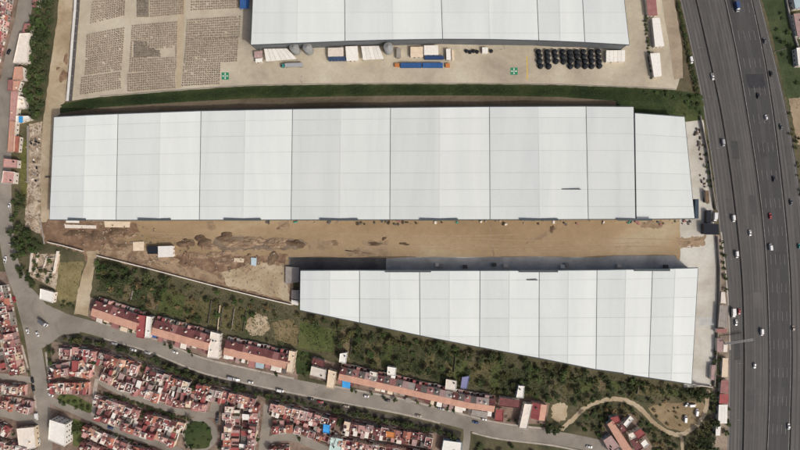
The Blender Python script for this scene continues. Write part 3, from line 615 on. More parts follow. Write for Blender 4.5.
flat_shed([(424, 45.6), (438, 45.4), (438.5, 54.8), (424, 55)], 3.1, M['white'], 'white roofed container hut in the middle of the northern yard', 'hut', 'container_hut')
flat_shed([(446, 49), (450.5, 49), (451, 60), (446.5, 60)], 2.6, M['white'], 'slim white shed right of the container huts')
flat_shed([(451.5, 50), (453.8, 50), (454.3, 60.4), (452, 60.4)], 2.2, M['cream'], 'very slim beige shed right of the container huts')
flat_shed([(606, 50.5), (625, 50.3), (625, 61.5), (606, 62)], 3.2, M['white'], 'white flat roofed shed right of the black tanks', ribs=5)
flat_shed([(646, -4), (655.5, -4), (657.5, 15.5), (648, 16)], 3.4, M['rose'], 'faded red roofed cabin by the gate road right of the northern warehouse', 'cabin', 'cabin')
flat_shed([(651.8, 18.2), (659.4, 18), (664.2, 46), (655, 47)], 3.6, M['white'], 'long white roofed cabin right of the northern warehouse', 'cabin', 'cabin')
flat_shed([(650, 53.5), (659.6, 53), (661.6, 76), (654, 77.4)], 3.6, M['white'], 'white roofed cabin at the south end of the gate road', 'cabin', 'cabin')
flat_shed([(240, -6), (250, -6), (249, 8.5), (240, 9)], 4, M['blue'], 'bright blue roofed kiosk at the west corner of the northern warehouse', 'kiosk', 'kiosk', posts=True)
# dark blue panel array and blue container
def array():
    P = [W(*p, 2) for p in ((328, 57.2), (350, 56.8), (352, 61.2), (328.6, 61.4))]; root = empty('panel_array', (P[3].x, P[3].y, 0)); O = Vector((P[3].x, P[3].y, 0))
    pm_ = cm('blue panel', srgb(58, 76, 104), rough=.3)
    for k in range(7):
        f0, f1 = (k + .04) / 7, (k + .96) / 7; q = [P[0].lerp(P[1], f0), P[0].lerp(P[1], f1), P[3].lerp(P[2], f1), P[3].lerp(P[2], f0)]; q = [p - O for p in q]
        for i in (0, 1): q[i] = q[i] + Vector((0, 0, .9))
        m = MB(); m.hexa(q[::-1], [p + Vector((0, 0, .06)) for p in q][::-1]); obj('panel', m, pm_, root)
        m = MB(); c = (q[0] + q[3]) / 2; m.box(c.x - .06, c.y - .06, 0, c.x + .06, c.y + .06, c.z); obj('post', m, M['steel'], root)
    tag(root, 'row of tilted dark blue panels in front of the pale shed', 'panels')
array()
def container(cx, cy, L, Wd, h, ang, mat, label, cat='container', name='shipping_container'):
    root = empty(name, W(cx, cy), ang); m = MB(); m.box(-L / 2, -Wd / 2, .15, L / 2, Wd / 2, h); obj('shell', m, mat, root)
    for k in range(int(L / 1.2)):
        x = -L / 2 + .6 + k * 1.2; m = MB(); m.box(x - .2, -Wd / 2 - .02, h + .004, x + .2, Wd / 2 + .02, h + .06); obj('roof_rib', m, mat, root)
    m = MB(); m.box(L / 2 + .004, -Wd / 2 + .1, .3, L / 2 + .08, Wd / 2 - .1, h - .15); obj('end_door', m, mat, root)
    for sx in (-1, 1):
        for sy in (-1, 1): m = MB(); m.box(sx * (L / 2 - .25) - .15, sy * (Wd / 2 - .2) - .12, 0, sx * (L / 2 - .25) + .15, sy * (Wd / 2 - .2) + .12, .146); obj('corner_foot', m, M['darkconc'], root)
    tag(root, label, cat); return root
container(411, 66, 15.5, 3.2, 2.7, 0, M['blue'], 'left long blue container in the northern yard')
container(432.5, 66, 15.0, 3.2, 2.7, 0, M['blue'], 'right long blue container in the northern yard')
container(434, 58.3, 14, 2.4, 2.4, 0, cm('dark blue sheet', srgb(50, 72, 112)), 'dark blue container pushed against the white container hut')
container(447.5, 65.8, 3.2, 3.0, 1.6, 0, M['orange'], 'orange skip at the right end of the blue containers', 'skip', 'waste_skip')
container(397, 65.5, 3.5, 2.6, 1.6, 0, M['orange'], 'orange skip left of the blue containers', 'skip', 'waste_skip')
def silo(px, py, r, h, label):
    root = empty('silo', W(px, py)); m = MB(); m.cyl(0, 0, .9, h, r, n=24); obj('drum', m, M['silo'], root, True)
    m = MB(); m.cyl(0, 0, h + .004, h + r * .35, r * 1.03, .35, n=24); obj('cone_roof', m, M['silo'], root)
    m = MB(); m.cyl(0, 0, h + r * .35 + .004, h + r * .35 + .5, .4, n=10); obj('cap', m, M['steel'], root)
    for k in range(6): a = k * math.pi / 3; m = MB(); m.box(r * .9 * math.cos(a) - .1, r * .9 * math.sin(a) - .1, 0, r * .9 * math.cos(a) + .1, r * .9 * math.sin(a) + .1, .9); obj('leg', m, M['steel'], root)
    m = MB(); m.bar((r + .1, 0, .9), (r + .1, 0, h), .12); obj('ladder', m, M['steel'], root)
    tag(root, label, 'silo', 'grey silos'); return root
silo(296.5, 51.5, 3.3, 9.5, 'left of the two grey silos beside the slanted white canopy'); silo(309.5, 51.5, 3.3, 9.5, 'right of the two grey silos beside the slanted white canopy'); silo(388.5, 51, 3.3, 9.5, 'grey silo standing alone right of the large white canopy')
tank_m = MB(); tank_m.cyl(0, 0, 0, 2.0, 1.72, n=16, cap=False)
for k, (z, r) in enumerate(((2.0, 1.72), (2.35, 1.3), (2.5, .55))):
    pass
tank_m.cyl(0, 0, 2.0, 2.35, 1.72, 1.3, n=16, cap=False); tank_m.cyl(0, 0, 2.35, 2.5, 1.3, .5, n=16); tank_m.cyl(0, 0, 2.5, 2.65, .42, n=10)
for zz in (.5, 1.0, 1.5): tank_m.cyl(0, 0, zz, zz + .12, 1.8, n=16)
tank_m = tank_m.mesh('water_tank'); tank_m.materials.append(M['black'])
colx = [538.5, 546.5, 554.2, 562, 569, 576, 583, 590.2, 597.4]
rb0 = random.Random(3)
for i, x in enumerate(colx):
    n = [4, 4, 3, 3, 4, 4, 4, 4, 4][i]
    for j in range(n):
        o = obj('water_tank', tank_m, None); o.location = W(x + j * .5 + rb0.uniform(-.5, .5), 52.3 + j * 4.8 + rb0.uniform(-.4, .4)) + Vector((0, 0, .03)); o.rotation_euler = (0, 0, i + j); q_ = rb0.uniform(1.02, 1.18); o.scale = (q_, q_, rb0.uniform(.9, 1.3))
        tag(o, 'black round water tank, %s from the front in the %s column from left' % (ORD[n - j], ORD[i + 1]), 'tank', 'black water tanks in the northern yard')
for k, (x, y) in enumerate(((466.5, 51.5), (470, 52.5), (473.5, 51.5), (477, 52.2), (491, 51.5))):
    o = obj('water_tank', tank_m, None); o.location = W(x, y) + Vector((0, 0, .03)); o.scale = (.75, .75, .7)
    tag(o, 'small black water tank, %s from the left in the short row by the grey wall' % ORD[k + 1], 'tank', 'small black tanks by the grey wall')
container(484.5, 51.2, 4.2, 4.2, 2.5, 0, M['white'], 'white cube cabin in the row of small black tanks', 'cabin', 'cabin')
# painted assembly point squares
def assembly(cx, cy, s, label):
    root = empty('assembly_point_marking', W(cx, cy)); m = MB(); m.box(-s, -s, .024, s, s, .034); obj('green_square', m, M['signgreen'], root)
    for k in range(4):
        a = k * math.pi / 2; c, d = math.cos(a), math.sin(a); m = MB()
        R = lambda x, y: (x * c - y * d, x * d + y * c)
        m.prism([R(s * .85, -s * .09), R(s * .85, s * .09), R(s * .6, s * .09), R(s * .6, s * .26), R(s * .25, 0), R(s * .6, -s * .26), R(s * .6, -s * .09)][::-1], .038, .044); obj('arrow', m, M['white'], root)
    m = MB(); m.cyl(0, 0, .038, .044, s * .17, n=12); obj('dot', m, M['white'], root)
    tag(root, label, 'marking', 'green assembly point markings')
assembly(225.2, 76, 2.7, 'green square with white arrows painted beside the block yard'); assembly(514, 71.2, 2.7, 'green square with white arrows painted in the yard left of the black tanks')
sheet('yellow_line', [(526.4, 56), (527.6, 56), (527.8, 80), (526.6, 80)], .034, M['lineyellow'])
def pole(px, py, h, label, name='lamp_post', arm=2.2, ang=0):
    root = empty(name, W(px, py), ang); m = MB(); m.cyl(0, 0, 0, h, .14, .08, n=8); obj('pole', m, M['steel'], root)
    m = MB(); m.bar((0, 0, h - .05), (arm, 0, h + .25), .06); obj('arm', m, M['steel'], root); m = MB(); m.box(arm - .1, -.18, h + .2, arm + .7, .18, h + .36); obj('lamp_head', m, M['darkconc'], root)
    tag(root, label, 'lamp post', 'lamp posts')
pole(302.5, 83, 9, 'tall lamp post on the kerb south of the white trailer truck', ang=1.2); pole(501.5, 50, 11, 'tall lamp post against the south wall of the northern warehouse', ang=-1.6)
# block pallets -------------------------------------------------------------
for i, (x, y, a) in enumerate(((120, 327.5, -1.9), (165, 341.5, -1.9), (215, 361, -1.8), (262, 371, -1.8), (318, 382.5, -1.8), (368, 392, -1.8), (420, 403, -1.8), (470, 415.5, -1.8), (520, 425.5, -1.7))): pole(x, y, 8, 'street lamp post, %s from left along the north kerb of the main street' % ORD[i + 1], ang=a)
for i, (x, y) in enumerate(((691, 52), (701, 100), (709, 150), (717, 215), (722.5, 258), (730, 360), (729, 415))): pole(x - .5, y, 10, 'roadside lamp post, %s from the top along the left edge of the highway' % ORD[i + 1], ang=0)
def inpoly(p, poly):
    x, y = p; c = False; j = len(poly) - 1
    for i in range(len(poly)):
        xi, yi = poly[i]; xj, yj = poly[j]
        if (yi > y) != (yj > y) and x < (xj - xi) * (y - yi) / (yj - yi) + xi: c = not c
        j = i
    return c
quads = [[(95, -8), (125, -8), (124, 15), (91, 23)], [(88, 35), (124, 28.5), (121, 69.5), (86, 74.5)], [(82.5, 78), (120, 73), (120.5, 88), (81, 94)],
         [(151, -8), (184, -8), (183, 13.5), (151, 16.5)], [(133, 26), (177, 22.5), (176, 69), (130, 71.5)], [(128.5, 75), (175, 71), (175, 87.5), (128.5, 91)],
         [(192, -8), (239, -8), (239, 7.5), (192, 10)], [(188, 20.5), (240, 17), (239, 37), (187, 39)], [(187, 41), (238, 38.5), (236.5, 61), (185, 63)], [(184.5, 65), (220, 64), (219, 83.5), (183, 85.5)]]
dark = [[(137, -8), (150, -8), (149, 16.5), (136, 17)], [(133.5, 42), (148, 40.5), (149, 49), (161, 49.5), (160, 57), (133, 58)]]
empty_q = [(161, 48), (175, 47), (175, 56), (161, 57)]
spots = []; dspots = []; rb = random.Random(5); singles = []
PLOT = {9: "lower right plot of the block yard", 8: "block yard plot left of the kiosk"}
for qi, q in enumerate(quads):
    P = 2.15; w_ = (q[1][0] - q[0][0] + q[2][0] - q[3][0]) / 2; h_ = (q[3][1] - q[0][1] + q[2][1] - q[1][1]) / 2; nx, ny = int(w_ / P), int(h_ / P)
    for j in range(ny, -1, -1):
        cnt = 0
        for i in range(nx + 1):
            u, v = i / nx, j / ny; p = [lerp(lerp(q[0][c], q[1][c], u), lerp(q[3][c], q[2][c], u), v) for c in (0, 1)]
            if rb.random() < .015 or inpoly(p, dark[1]) or inpoly(p, empty_q): continue
            cnt += 1; rec = (p[0] + rb.uniform(-.18, .18), p[1] + rb.uniform(-.18, .18), rb.uniform(-.08, .08), rb.choice((.9, 1.0, 1.1, 1.15)))
            if qi == 9 or (qi == 8 and ny - j < 5): singles.append((rec, 'block pallet, %s from left, %s row up, %s' % (ORD[cnt], ORD[ny - j + 1], PLOT[qi])))
            else: spots.append(rec)
for q in dark:
    xs = [a for a, b in q]; ys = [b for a, b in q]; x = min(xs)
    while x < max(xs):
        y = min(ys)
        while y < max(ys):
            if inpoly((x, y), q): dspots.append((x, y, rb.uniform(-.1, .1), rb.uniform(.7, 1.3)))
            y += 1.75
        x += 1.75
def pallet_mb(mb, ox, oy, a, s):
    c, d = math.cos(a), math.sin(a)
    for (x0, x1, z0, z1) in ((-.42, .42, .02, .12), (-.4, -.02, .13, .75 * s), (.02, .4, .13, .75 * s)):
        pts = [(x0, -.4), (x1, -.4), (x1, .4), (x0, .4)]; mb.prism([(ox + x * c - y * d, oy + x * d + y * c) for x, y in pts], z0, z1, False)
pm0 = MB(); pallet_mb(pm0, 0, 0, 0, 1.0); pm0 = pm0.mesh('block_pallet'); pm0.materials.append(M['block'])
print('single pallets', len(singles))
for (x, y, a, s), lb in singles:
    o = obj('block_pallet', pm0, None); o.location = W(x, y) + Vector((0, 0, .022)); o.rotation_euler = (0, 0, a); o.scale = (1, 1, s)
    tag(o, lb, 'pallet', 'pallets of blocks nearest the northern warehouse')
mb = MB()
for (x, y, a, s) in spots:
    q = W(x, y); pallet_mb(mb, q.x, q.y, a, s)
tag(obj('block_pallets', mb, M['block']), 'many pallets of grey brown blocks stacked in rows across the block yard', 'pallets', kind='stuff')
mb = MB()
for (x, y, a, s) in dspots:
    q = W(x, y); pallet_mb(mb, q.x, q.y, a, s)
tag(obj('dark_block_pallets', mb, M['blockdark']), 'tightly packed darker block pallets in the block yard', 'pallets', kind='stuff')
sheet('track_lane', [(178, -8), (186, -8), (181, 88), (176, 88)], .026, gm('yellowish lane', [(0, srgb(170, 154, 128)), (1, srgb(190, 176, 150))], scale=.06, fine=.4, finev=.15, grain=.1), .3, 4, 70)

# ------------------------------------------------------------------ houses
TANK = {}
def tank_mesh(kind):
    if kind not in TANK:
        m = MB(); m.cyl(0, 0, 0, 1.0, .52, n=12, cap=False); m.cyl(0, 0, 1.0, 1.25, .52, .2, n=12); m.cyl(0, 0, 1.25, 1.32, .18, n=8); m = m.mesh('water_tank')
        m.materials.append({'w': M['white'], 'k': M['black'], 'c': M['cream']}[kind]); TANK[kind] = m
    return TANK[kind]
def quadbox(mb, x0, y0, z0, x1, y1, z1): mb.box(x0, y0, z0, x1, y1, z1)
def slab(name, pts, th, mat, root):
    m = MB(); m.hexa(pts, [Vector(p) + Vector((0, 0, th)) for p in pts]); return obj(name, m, mat, root)
FLAT = ['pink', 'pink', 'rose', 'brick', 'maroon', 'pink', 'conc', 'offwhite', 'greypink', 'rose', 'salmon', 'salmon', 'maroon', 'red', 'cream', 'rose']
TILE = ['maroon', 'red', 'rose', 'maroon', 'brick', 'rose', 'pink', 'salmon', 'brick', 'greypink']
WALLS = ['wallpink', 'offwhite', 'wallpink', 'cream', 'conc', 'greypink', 'conc', 'rose']
CN = {'pink': 'pink', 'rose': 'faded rose', 'greypink': 'greyish pink', 'maroon': 'maroon', 'red': 'red', 'conc': 'grey', 'offwhite': 'off white', 'salmon': 'salmon', 'brick': 'orange brown', 'white': 'white', 'cream': 'cream', 'paleblue': 'pale blue', 'mint': 'pale mint', 'skyblue': 'blue', 'darkconc': 'dark grey', 'yellow': 'yellow', 'orange': 'orange'}
HSTYLE = {}
def openings(root, x0, x1, y, h, rnd, front=-1):
    W_ = x1 - x0
    for fx, nm, hw, z0, z1 in ((.25, 'door', .45, .02, 2.05), (.68, 'window', .55, 1.0, 2.1), (.3, 'window', .5, 3.7, 4.7), (.7, 'window', .5, 3.7, 4.7)):
        if z1 > h - .3 or W_ < 2.4 or (nm == 'window' and rnd.random() < .5): continue
        cx = x0 + W_ * fx; m = MB(); m.box(cx - hw, y - .06 if front < 0 else y - .02, z0, cx + hw, y + .02 if front < 0 else y + .06, z1)
        obj(nm, m, M['darkconc'] if nm == 'door' else M['glass'], root)
def house(O, ang, w, d, rnd, style='mixed', roof=None, wallc=None):
    root = empty('house', (O.x, O.y, 0), ang); g = .06
    x0, x1 = g, w - g
    wl = M[wallc or rnd.choice(WALLS)]
    m = MB(); m.box(x0, g, 0, x1, d - g, .12); obj('patio', m, M['patio'] if rnd.random() < .7 else M['conc'], root)
    if style == 'terrace':
        fs, dm = 0.0, d * .80; h = 5.0; kind = 'gable'
    else:
        fs = rnd.choice((0.3, .8, 1.6)); dm = d * rnd.uniform(.40, .62); h = rnd.choice((2.8, 5.2, 5.2, 5.6)); kind = rnd.choice(('flat', 'flat', 'flat', 'gable', 'mono', 'gable_y'))
    y0, y1 = fs + g, min(fs + dm, d - g)
    m = MB(); m.box(x0 + .01, y0, .124, x1 - .01, y1, h); obj('walls', m, wl, root); openings(root, x0, x1, y0, h, rnd)
    openings(root, x0, x1, y1, h, rnd, 1)
    rc = roof or rnd.choice(FLAT if kind == 'flat' else TILE); e = .04; ztop = h
    if kind == 'flat':
        m = MB(); m.box(x0 + .27, y0 + .25, h + .004, x1 - .27, y1 - .25, h + .08); rf = obj('roof', m, M[rc], root)
        m = MB(); ph = rnd.uniform(.3, .9); 
        for (a, b, c_, d_) in ((x0, y0, x1, y0 + .24), (x0, y1 - .24, x1, y1), (x0, y0 + .242, x0 + .26, y1 - .242), (x1 - .26, y0 + .242, x1, y1 - .242)): m.box(a, b, h + .002, c_, d_, h + ph)
        obj('parapet', m, M[rnd.choice(('offwhite', 'wallpink', 'white', 'white', 'cream', 'rose', 'maroon'))], root); ztop = h + .08
    elif kind == 'mono':
        r = rnd.uniform(.5, 1.0); a = (0, r) if rnd.random() < .5 else (r, 0)
        rf = slab('roof_slope', [(x0 - e, y0 - .2, h + .02 + a[0]), (x1 + e, y0 - .2, h + .02 + a[0]), (x1 + e, y1 + .1, h + .02 + a[1]), (x0 - e, y1 + .1, h + .02 + a[1])], .12, M[rc], root); ztop = h + max(a) * .6
        m = MB(); q = [(x0 + .02, y0 + .01), (x1 - .02, y0 + .01), (x1 - .02, y1 - .01), (x0 + .02, y1 - .01)]
        m.hexa([(x, y, h + .001) for x, y in q], [(q[0][0], q[0][1], h + .012 + a[0]), (q[1][0], q[1][1], h + .012 + a[0]), (q[2][0], q[2][1], h + .012 + a[1]), (q[3][0], q[3][1], h + .012 + a[1])]); obj('gable_wall', m, wl, root)
    elif kind == 'gable':
        ym = (y0 + y1) / 2 if style != 'terrace' else y0 + (y1 - y0) * .52; r = (1.5 if style == 'terrace' else 1.2)
        rc2 = rnd.choice(TILE) if style == 'terrace' and isinstance(roof, tuple) else rc
        if isinstance(roof, tuple): rc, rc2 = roof
        rf = slab('roof_slope', [(x0 - e, y0 - .25, h + .01), (x1 + e, y0 - .25, h + .01), (x1 + e, ym - .02, h + r), (x0 - e, ym - .02, h + r)], .12, M[rc], root)
        rf = slab('roof_slope', [(x0 - e, ym + .02, h + r), (x1 + e, ym + .02, h + r), (x1 + e, y1 + .25, h + .01), (x0 - e, y1 + .25, h + .01)], .12, M[rc2], root)
        for xa, xb in ((x0 + .02, x0 + .2), (x1 - .2, x1 - .02)):
            m = MB(); b = 0; m.v += [(xa, y0, h), (xa, y1, h), (xa, ym, h + r - .02), (xb, y0, h), (xb, y1, h), (xb, ym, h + r - .02)]; m.f += [(b, b + 2, b + 1), (b + 3, b + 4, b + 5), (b, b + 3, b + 5, b + 2), (b + 1, b + 2, b + 5, b + 4)]; obj('gable_wall', m, wl, root)
        ztop = h + r * .55
    else:
        xm = (x0 + x1) / 2; r = 1.0
        rf = slab('roof_slope', [(x0 - e, y0 - .2, h + .01), (xm - .02, y0 - .2, h + r), (xm - .02, y1 + .2, h + r), (x0 - e, y1 + .2, h + .01)], .12, M[rc], root)
        slab('roof_slope', [(xm + .02, y0 - .2, h + r), (x1 + e, y0 - .2, h + .01), (x1 + e, y1 + .2, h + .01), (xm + .02, y1 + .2, h + r)], .12, M[rc], root)
        for ya in (y0 + .02, y1 - .02): m = MB(); m.poly([(x0, ya, h), (x1, ya, h), (xm, ya, h + r - .02)]); obj('gable_wall', m, wl, root)
        ztop = h + r * .5
    # tank on a small plinth
    for k in range(rnd.choice((1, 1, 2)) if style != 'terrace' else rnd.choice((0, 1, 1))):
        tx, ty = rnd.uniform(x0 + .9, x1 - .9), rnd.uniform(y0 + (y1 - y0) * .6, y1 - .7)
        zt = ztop
        if kind in ('mono', 'gable', 'gable_y'): zt = ztop + .45
        m = MB(); m.box(tx - .6, ty - .6, h, tx + .6, ty + .6, zt + .2); obj('tank_plinth', m, M['offwhite'], rf)
        o = inst('water_tank', tank_mesh(rnd.choice('wwwkcc')), None, rf); o.location = (tx, ty, zt + .2); s = rnd.uniform(.8, 1.15); o.scale = (s, s, s)
    if kind == 'flat' and rnd.random() < .6:
        sx = rnd.uniform(x0 + .5, x1 - 2.2); m = MB(); m.box(sx, y1 - 2.3, h + .082, sx + 1.7, y1 - .25, h + 2.2); sh = obj('stair_hut', m, M[rnd.choice(('offwhite', 'white', 'wallpink'))], root)
        m = MB(); m.box(sx - .1, y1 - 2.4, h + 2.204, sx + 1.8, y1 - .2, h + 2.32); obj('roof', m, M[rnd.choice(('maroon', 'rose', 'offwhite'))], sh)
    if style == 'terrace' and rnd.random() < .85:
        pw = rnd.uniform(.5, .95) * (x1 - x0); pd = rnd.uniform(1.6, 4.6); m = MB(); m.box(x0 + .05, y0 - .3 - pd, 2.45, x0 + pw, y0 - .3, 2.56); pr = obj('porch', m, M[rnd.choice(('white', 'cream', 'rose', 'maroon', 'conc', 'offwhite', 'greypink', 'darkconc'))], root)
        m = MB()
        for px_ in (x0 + .1, x0 + pw - .15): m.box(px_, y0 - .25 - pd, 0, px_ + .1, y0 - .15 - pd, 2.446)
        obj('post', m, M['conc'], pr)
    if style != 'terrace':
        for k in range(rnd.choice((1, 2, 2, 3, 4))):
            bx, by = rnd.uniform(x0 + .4, x1 - 1.4), rnd.uniform(y0 + .4, y1 - 1.4); m = MB(); bz = h + (.082 if kind == 'flat' else 0); m.box(bx, by, bz, bx + rnd.uniform(.5, 1.4), by + rnd.uniform(.5, 1.2), ztop + rnd.uniform(.5, 1.3)); obj('roof_box', m, M[rnd.choice(('white', 'white', 'white', 'offwhite', 'cream', 'black', 'maroon', 'darkconc'))], root)
    # rear rooms and walls
    if d - y1 > 1.6:
        f = rnd.uniform(.4, .7); left = rnd.random() < .5; a, b = (x0, x0 + (x1 - x0) * f) if left else (x1 - (x1 - x0) * f, x1); hr = rnd.choice((2.5, 2.6, 3.0, 4.6)); hr = min(hr, h - .3)
        m = MB(); m.box(a + .02, y1 + .02, .124, b - .02, d - g - .02, hr); rrm = obj('rear_room', m, wl, root)
        m = MB(); m.box(a - .02, y1 + .03, hr + .004, b + .02, d - g + .02, hr + .14); obj('roof', m, M[rnd.choice(['maroon', 'rose', 'pink', 'greypink', 'conc', 'offwhite', 'white', 'red', 'darkconc'])], rrm)
        m = MB(); hw = rnd.uniform(1.8, 2.6)
        if left: m.box(b + .03, d - g - .15, .124, x1, d - g, hw); m.box(x1 - .15, y1 + .02, .124, x1, d - g - .152, hw)
        else: m.box(x0, d - g - .15, .124, a - .03, d - g, hw); m.box(x0, y1 + .02, .124, x0 + .15, d - g - .152, hw)
        obj('yard_wall', m, M[rnd.choice(('offwhite', 'conc', 'wallpink', 'white'))], root)
    if fs > 1.2:
        m = MB(); m.box(x0, g, .124, x1 * .6, g + .15, 1.6); obj('front_wall', m, M[rnd.choice(('offwhite', 'wallpink', 'white'))], root)
    HSTYLE[root.name] = (rc if isinstance(rc, str) else rc[0], kind)
    return root
def house_row(line, depth, toward, n, desc, group, seed, style='mixed', roof=None, skip=(), end='west', wallc=None, jit=.0):
    if style == 'terrace': line = [(400 + (x - 400) * .9865, 225 + (y - 225) * .9865) for x, y in line]
    rnd = random.Random(seed); P = [W(*p) for p in line]
    tw = Vector((toward[0], -toward[1], 0)); u = (P[-1] - P[0]).normalized()
    rev = Vector((-u.y, u.x, 0)).dot(tw) < 0
    if rev: P = P[::-1]
    s = [0]
    for a, b in zip(P, P[1:]): s.append(s[-1] + (b - a).length)
    def at(d):
        for i in range(len(s) - 1):
            if d <= s[i + 1] + 1e-6: return P[i].lerp(P[i + 1], (d - s[i]) / (s[i + 1] - s[i]))
        return P[-1]
    out = []
    for k in range(n):
        kk = n - 1 - k if rev else k
        if kk in skip: continue
        a, b = at(s[-1] * k / n), at(s[-1] * (k + 1) / n); ang = math.atan2(b.y - a.y, b.x - a.x); w_ = (b - a).length
        rr = roof[kk % len(roof)] if isinstance(roof, list) else roof
        rt = house(a, ang, w_, depth * S * rnd.uniform(.94, 1.0), rnd, style, rr, wallc); out.append((kk, rt))
    out.sort(); tot = len(out)
    for i, (kk, rt) in enumerate(out):
        rc, kind = HSTYLE[rt.name]; rc = rc; kn = {'flat': 'flat', 'mono': 'sloping', 'gable': 'gabled', 'gable_y': 'gabled'}[kind]
        tag(rt, '%s %s roofed house, %s from %s in %s' % (CN[rc], kn, ORD[i + 1], {'west': 'left', 'north': 'top'}[end], desc), 'house', group)
    return out
TR = [('salmon', 'maroon'), ('salmon', 'maroon'), ('salmon', 'maroon'), ('salmon', 'rose'), ('salmon', 'maroon')]
g1 = 'terraced houses north of the main street'
house_row([(90.5, 315.5), (137, 331)], 19.5, (.35, -1), 8, 'the westernmost salmon terrace', g1, 11, 'terrace', TR)
house_row([(151, 334.5), (208, 350.5)], 19, (.3, -1), 10, 'the second salmon terrace', g1, 12, 'terrace', TR)
house_row([(223, 354.5), (288.5, 369.5)], 18, (.25, -1), 11, 'the third salmon terrace', g1, 13, 'terrace', TR)
TR4 = [('salmon', 'maroon'), ('salmon', 'darkconc'), ('salmon', 'rose'), ('salmon', 'darkconc'), ('salmon', 'greypink'), ('salmon', 'conc')]
house_row([(338, 379.5), (400, 393.5), (467, 408.5), (494, 412)], 16, (.25, -1), 25, 'the long eastern salmon terrace', g1, 14, 'terrace', TR4)
# solitary houses of that side
def solo(q, h, roof, label, wallmat=None, name='house', gable=None, tanks=1, seed=1, parapet=None):
    """q: roof corners in the photo, clockwise from upper left, at height h"""
    rnd = random.Random(seed); P = [W(*p, h) for p in q]; c = sum(P, Vector()) / 4; O = Vector((c.x, c.y, 0)); root = empty(name, O); P = [p - O for p in P][::-1]
    P = [Vector((p.x, p.y, 0)) for p in P]
    ctr = sum(P, Vector()) / 4; up = lambda p, z: Vector((p.x, p.y, z)); Q = [p + (ctr - p).normalized() * .3 for p in P]
    m = MB(); m.hexa([up(p, 0) for p in Q], [up(p, h) for p in Q]); obj('walls', m, wallmat or M['offwhite'], root)
    if gable:
        a, b = gable; r = 1.4
        if (P[1] - P[0]).length > (P[2] - P[1]).length: pass
        m0, m1 = (P[0] + P[3]) / 2, (P[1] + P[2]) / 2
        slab('roof_slope', [up(P[0], h + .01), up(P[1], h + .01), up(m1, h + r), up(m0, h + r)], .12, M[a], root); slab('roof_slope', [up(m0, h + r + .001), up(m1, h + r + .001), up(P[2], h + .01), up(P[3], h + .01)], .12, M[b], root)
        m = MB(); q0, q1 = (Q[0] + Q[3]) / 2, (Q[1] + Q[2]) / 2
        m.poly([up(Q[0], h), up(Q[3], h), up(q0, h + r - .05)]); m.poly([up(Q[1], h), up(Q[2], h), up(q1, h + r - .05)]); obj('gable_wall', m, wallmat or M['offwhite'], root)
    else:
        m = MB(); m.hexa([up(p, h + .004) for p in P], [up(p, h + .12) for p in P]); obj('roof', m, M[roof], root)
        m = MB(); ph = .55
        for i in range(4):
            a, b = P[i], P[(i + 1) % 4]; a2, b2 = a + (ctr - a).normalized() * .28, b + (ctr - b).normalized() * .28
            m.hexa([up(a, h + .124), up(b, h + .124), up(b2, h + .124), up(a2, h + .124)], [up(a, h + ph), up(b, h + ph), up(b2, h + ph), up(a2, h + ph)])
        obj('parapet', m, M[parapet or roof], root)
    for i in range(4):
        a, b = Q[i], Q[(i + 1) % 4]; L = (b - a).length
        if L < 2.6: continue
        u = (b - a).normalized(); n_ = Vector((u.y, -u.x, 0)); k = max(1, int(L / 3.2))
        for j in range(k):
            for z0 in ([1.0] + ([3.7] if h > 5 else []) + ([6.4] if h > 8 else [])):
                if z0 + 1.2 > h: continue
                p = a.lerp(b, (j + .5) / k); e = u * .55; o1 = n_ * -.03; o2 = n_ * .05; m = MB(); v0, v1 = Vector((0, 0, z0)), Vector((0, 0, z0 + 1.1))
                m.hexa([p - e + o1 + v0, p - e + o2 + v0, p + e + o2 + v0, p + e + o1 + v0], [p - e + o1 + v1, p - e + o2 + v1, p + e + o2 + v1, p + e + o1 + v1]); obj('window', m, M['glass'], root)
    for k in range(tanks):
        o = inst('water_tank', tank_mesh(rnd.choice('wkc')), None, root); p = ctr.lerp(P[rnd.randrange(4)], rnd.uniform(.3, .6)); o.location = up(p, h + (.12 if not gable else .5))
    tag(root, label, 'house' if name == 'house' else name.replace('_', ' ')); return root
solo([(138.5, 314.5), (146, 316), (144, 338.5), (136.5, 337)], 6, 'red', 'narrow red roofed house between the first and second salmon terraces', M['rose'], seed=2)
solo([(147, 316), (151.5, 317), (150, 338), (145, 337.5)], 6.4, 'white', 'narrow white roofed house left of the second salmon terrace', seed=3)
solo([(211, 331.5), (220.5, 334), (219, 359), (207.5, 357.5)], 5.6, 'offwhite', 'off white flat roofed house between the second and third salmon terraces', seed=4, tanks=3, parapet='white')
solo([(289.5, 350.5), (296, 351.8), (292.5, 373.5), (286.5, 372)], 6.2, 'cream', 'tall cream house ending the third salmon terrace at the green plot', M['cream'], seed=5)
solo([(313, 357.5), (325, 361), (324, 367.5), (312, 363.5)], 4.5, 'maroon', 'maroon roofed back building right of the green plot', seed=6)
solo([(311.5, 366), (326.5, 370), (325.5, 379.5), (310, 375)], 5.0, 'offwhite', 'white flat roofed house right of the green plot', M['white'], seed=7)
solo([(328.5, 369.5), (336.8, 372), (334, 389), (326.5, 387.5)], 6.0, 'cream', 'tall cream house at the west end of the long salmon terrace', M['cream'], seed=8)
solo([(340, 353.5), (347.5, 352.5), (346, 363.5), (339, 362)], 5.2, 'white', 'white tower annex behind the west end of the long salmon terrace', M['white'], seed=9, tanks=1)
solo([(387.5, 366.5), (396.5, 367.8), (395.5, 376), (387, 374.5)], 5.4, 'white', 'white annex behind the middle of the long salmon terrace', M['white'], seed=10)
solo([(370, 371), (377.5, 372.5), (377, 380.5), (369.5, 379)], 5.4, 'offwhite', 'off white annex breaking the rear slope of the long salmon terrace', seed=11)
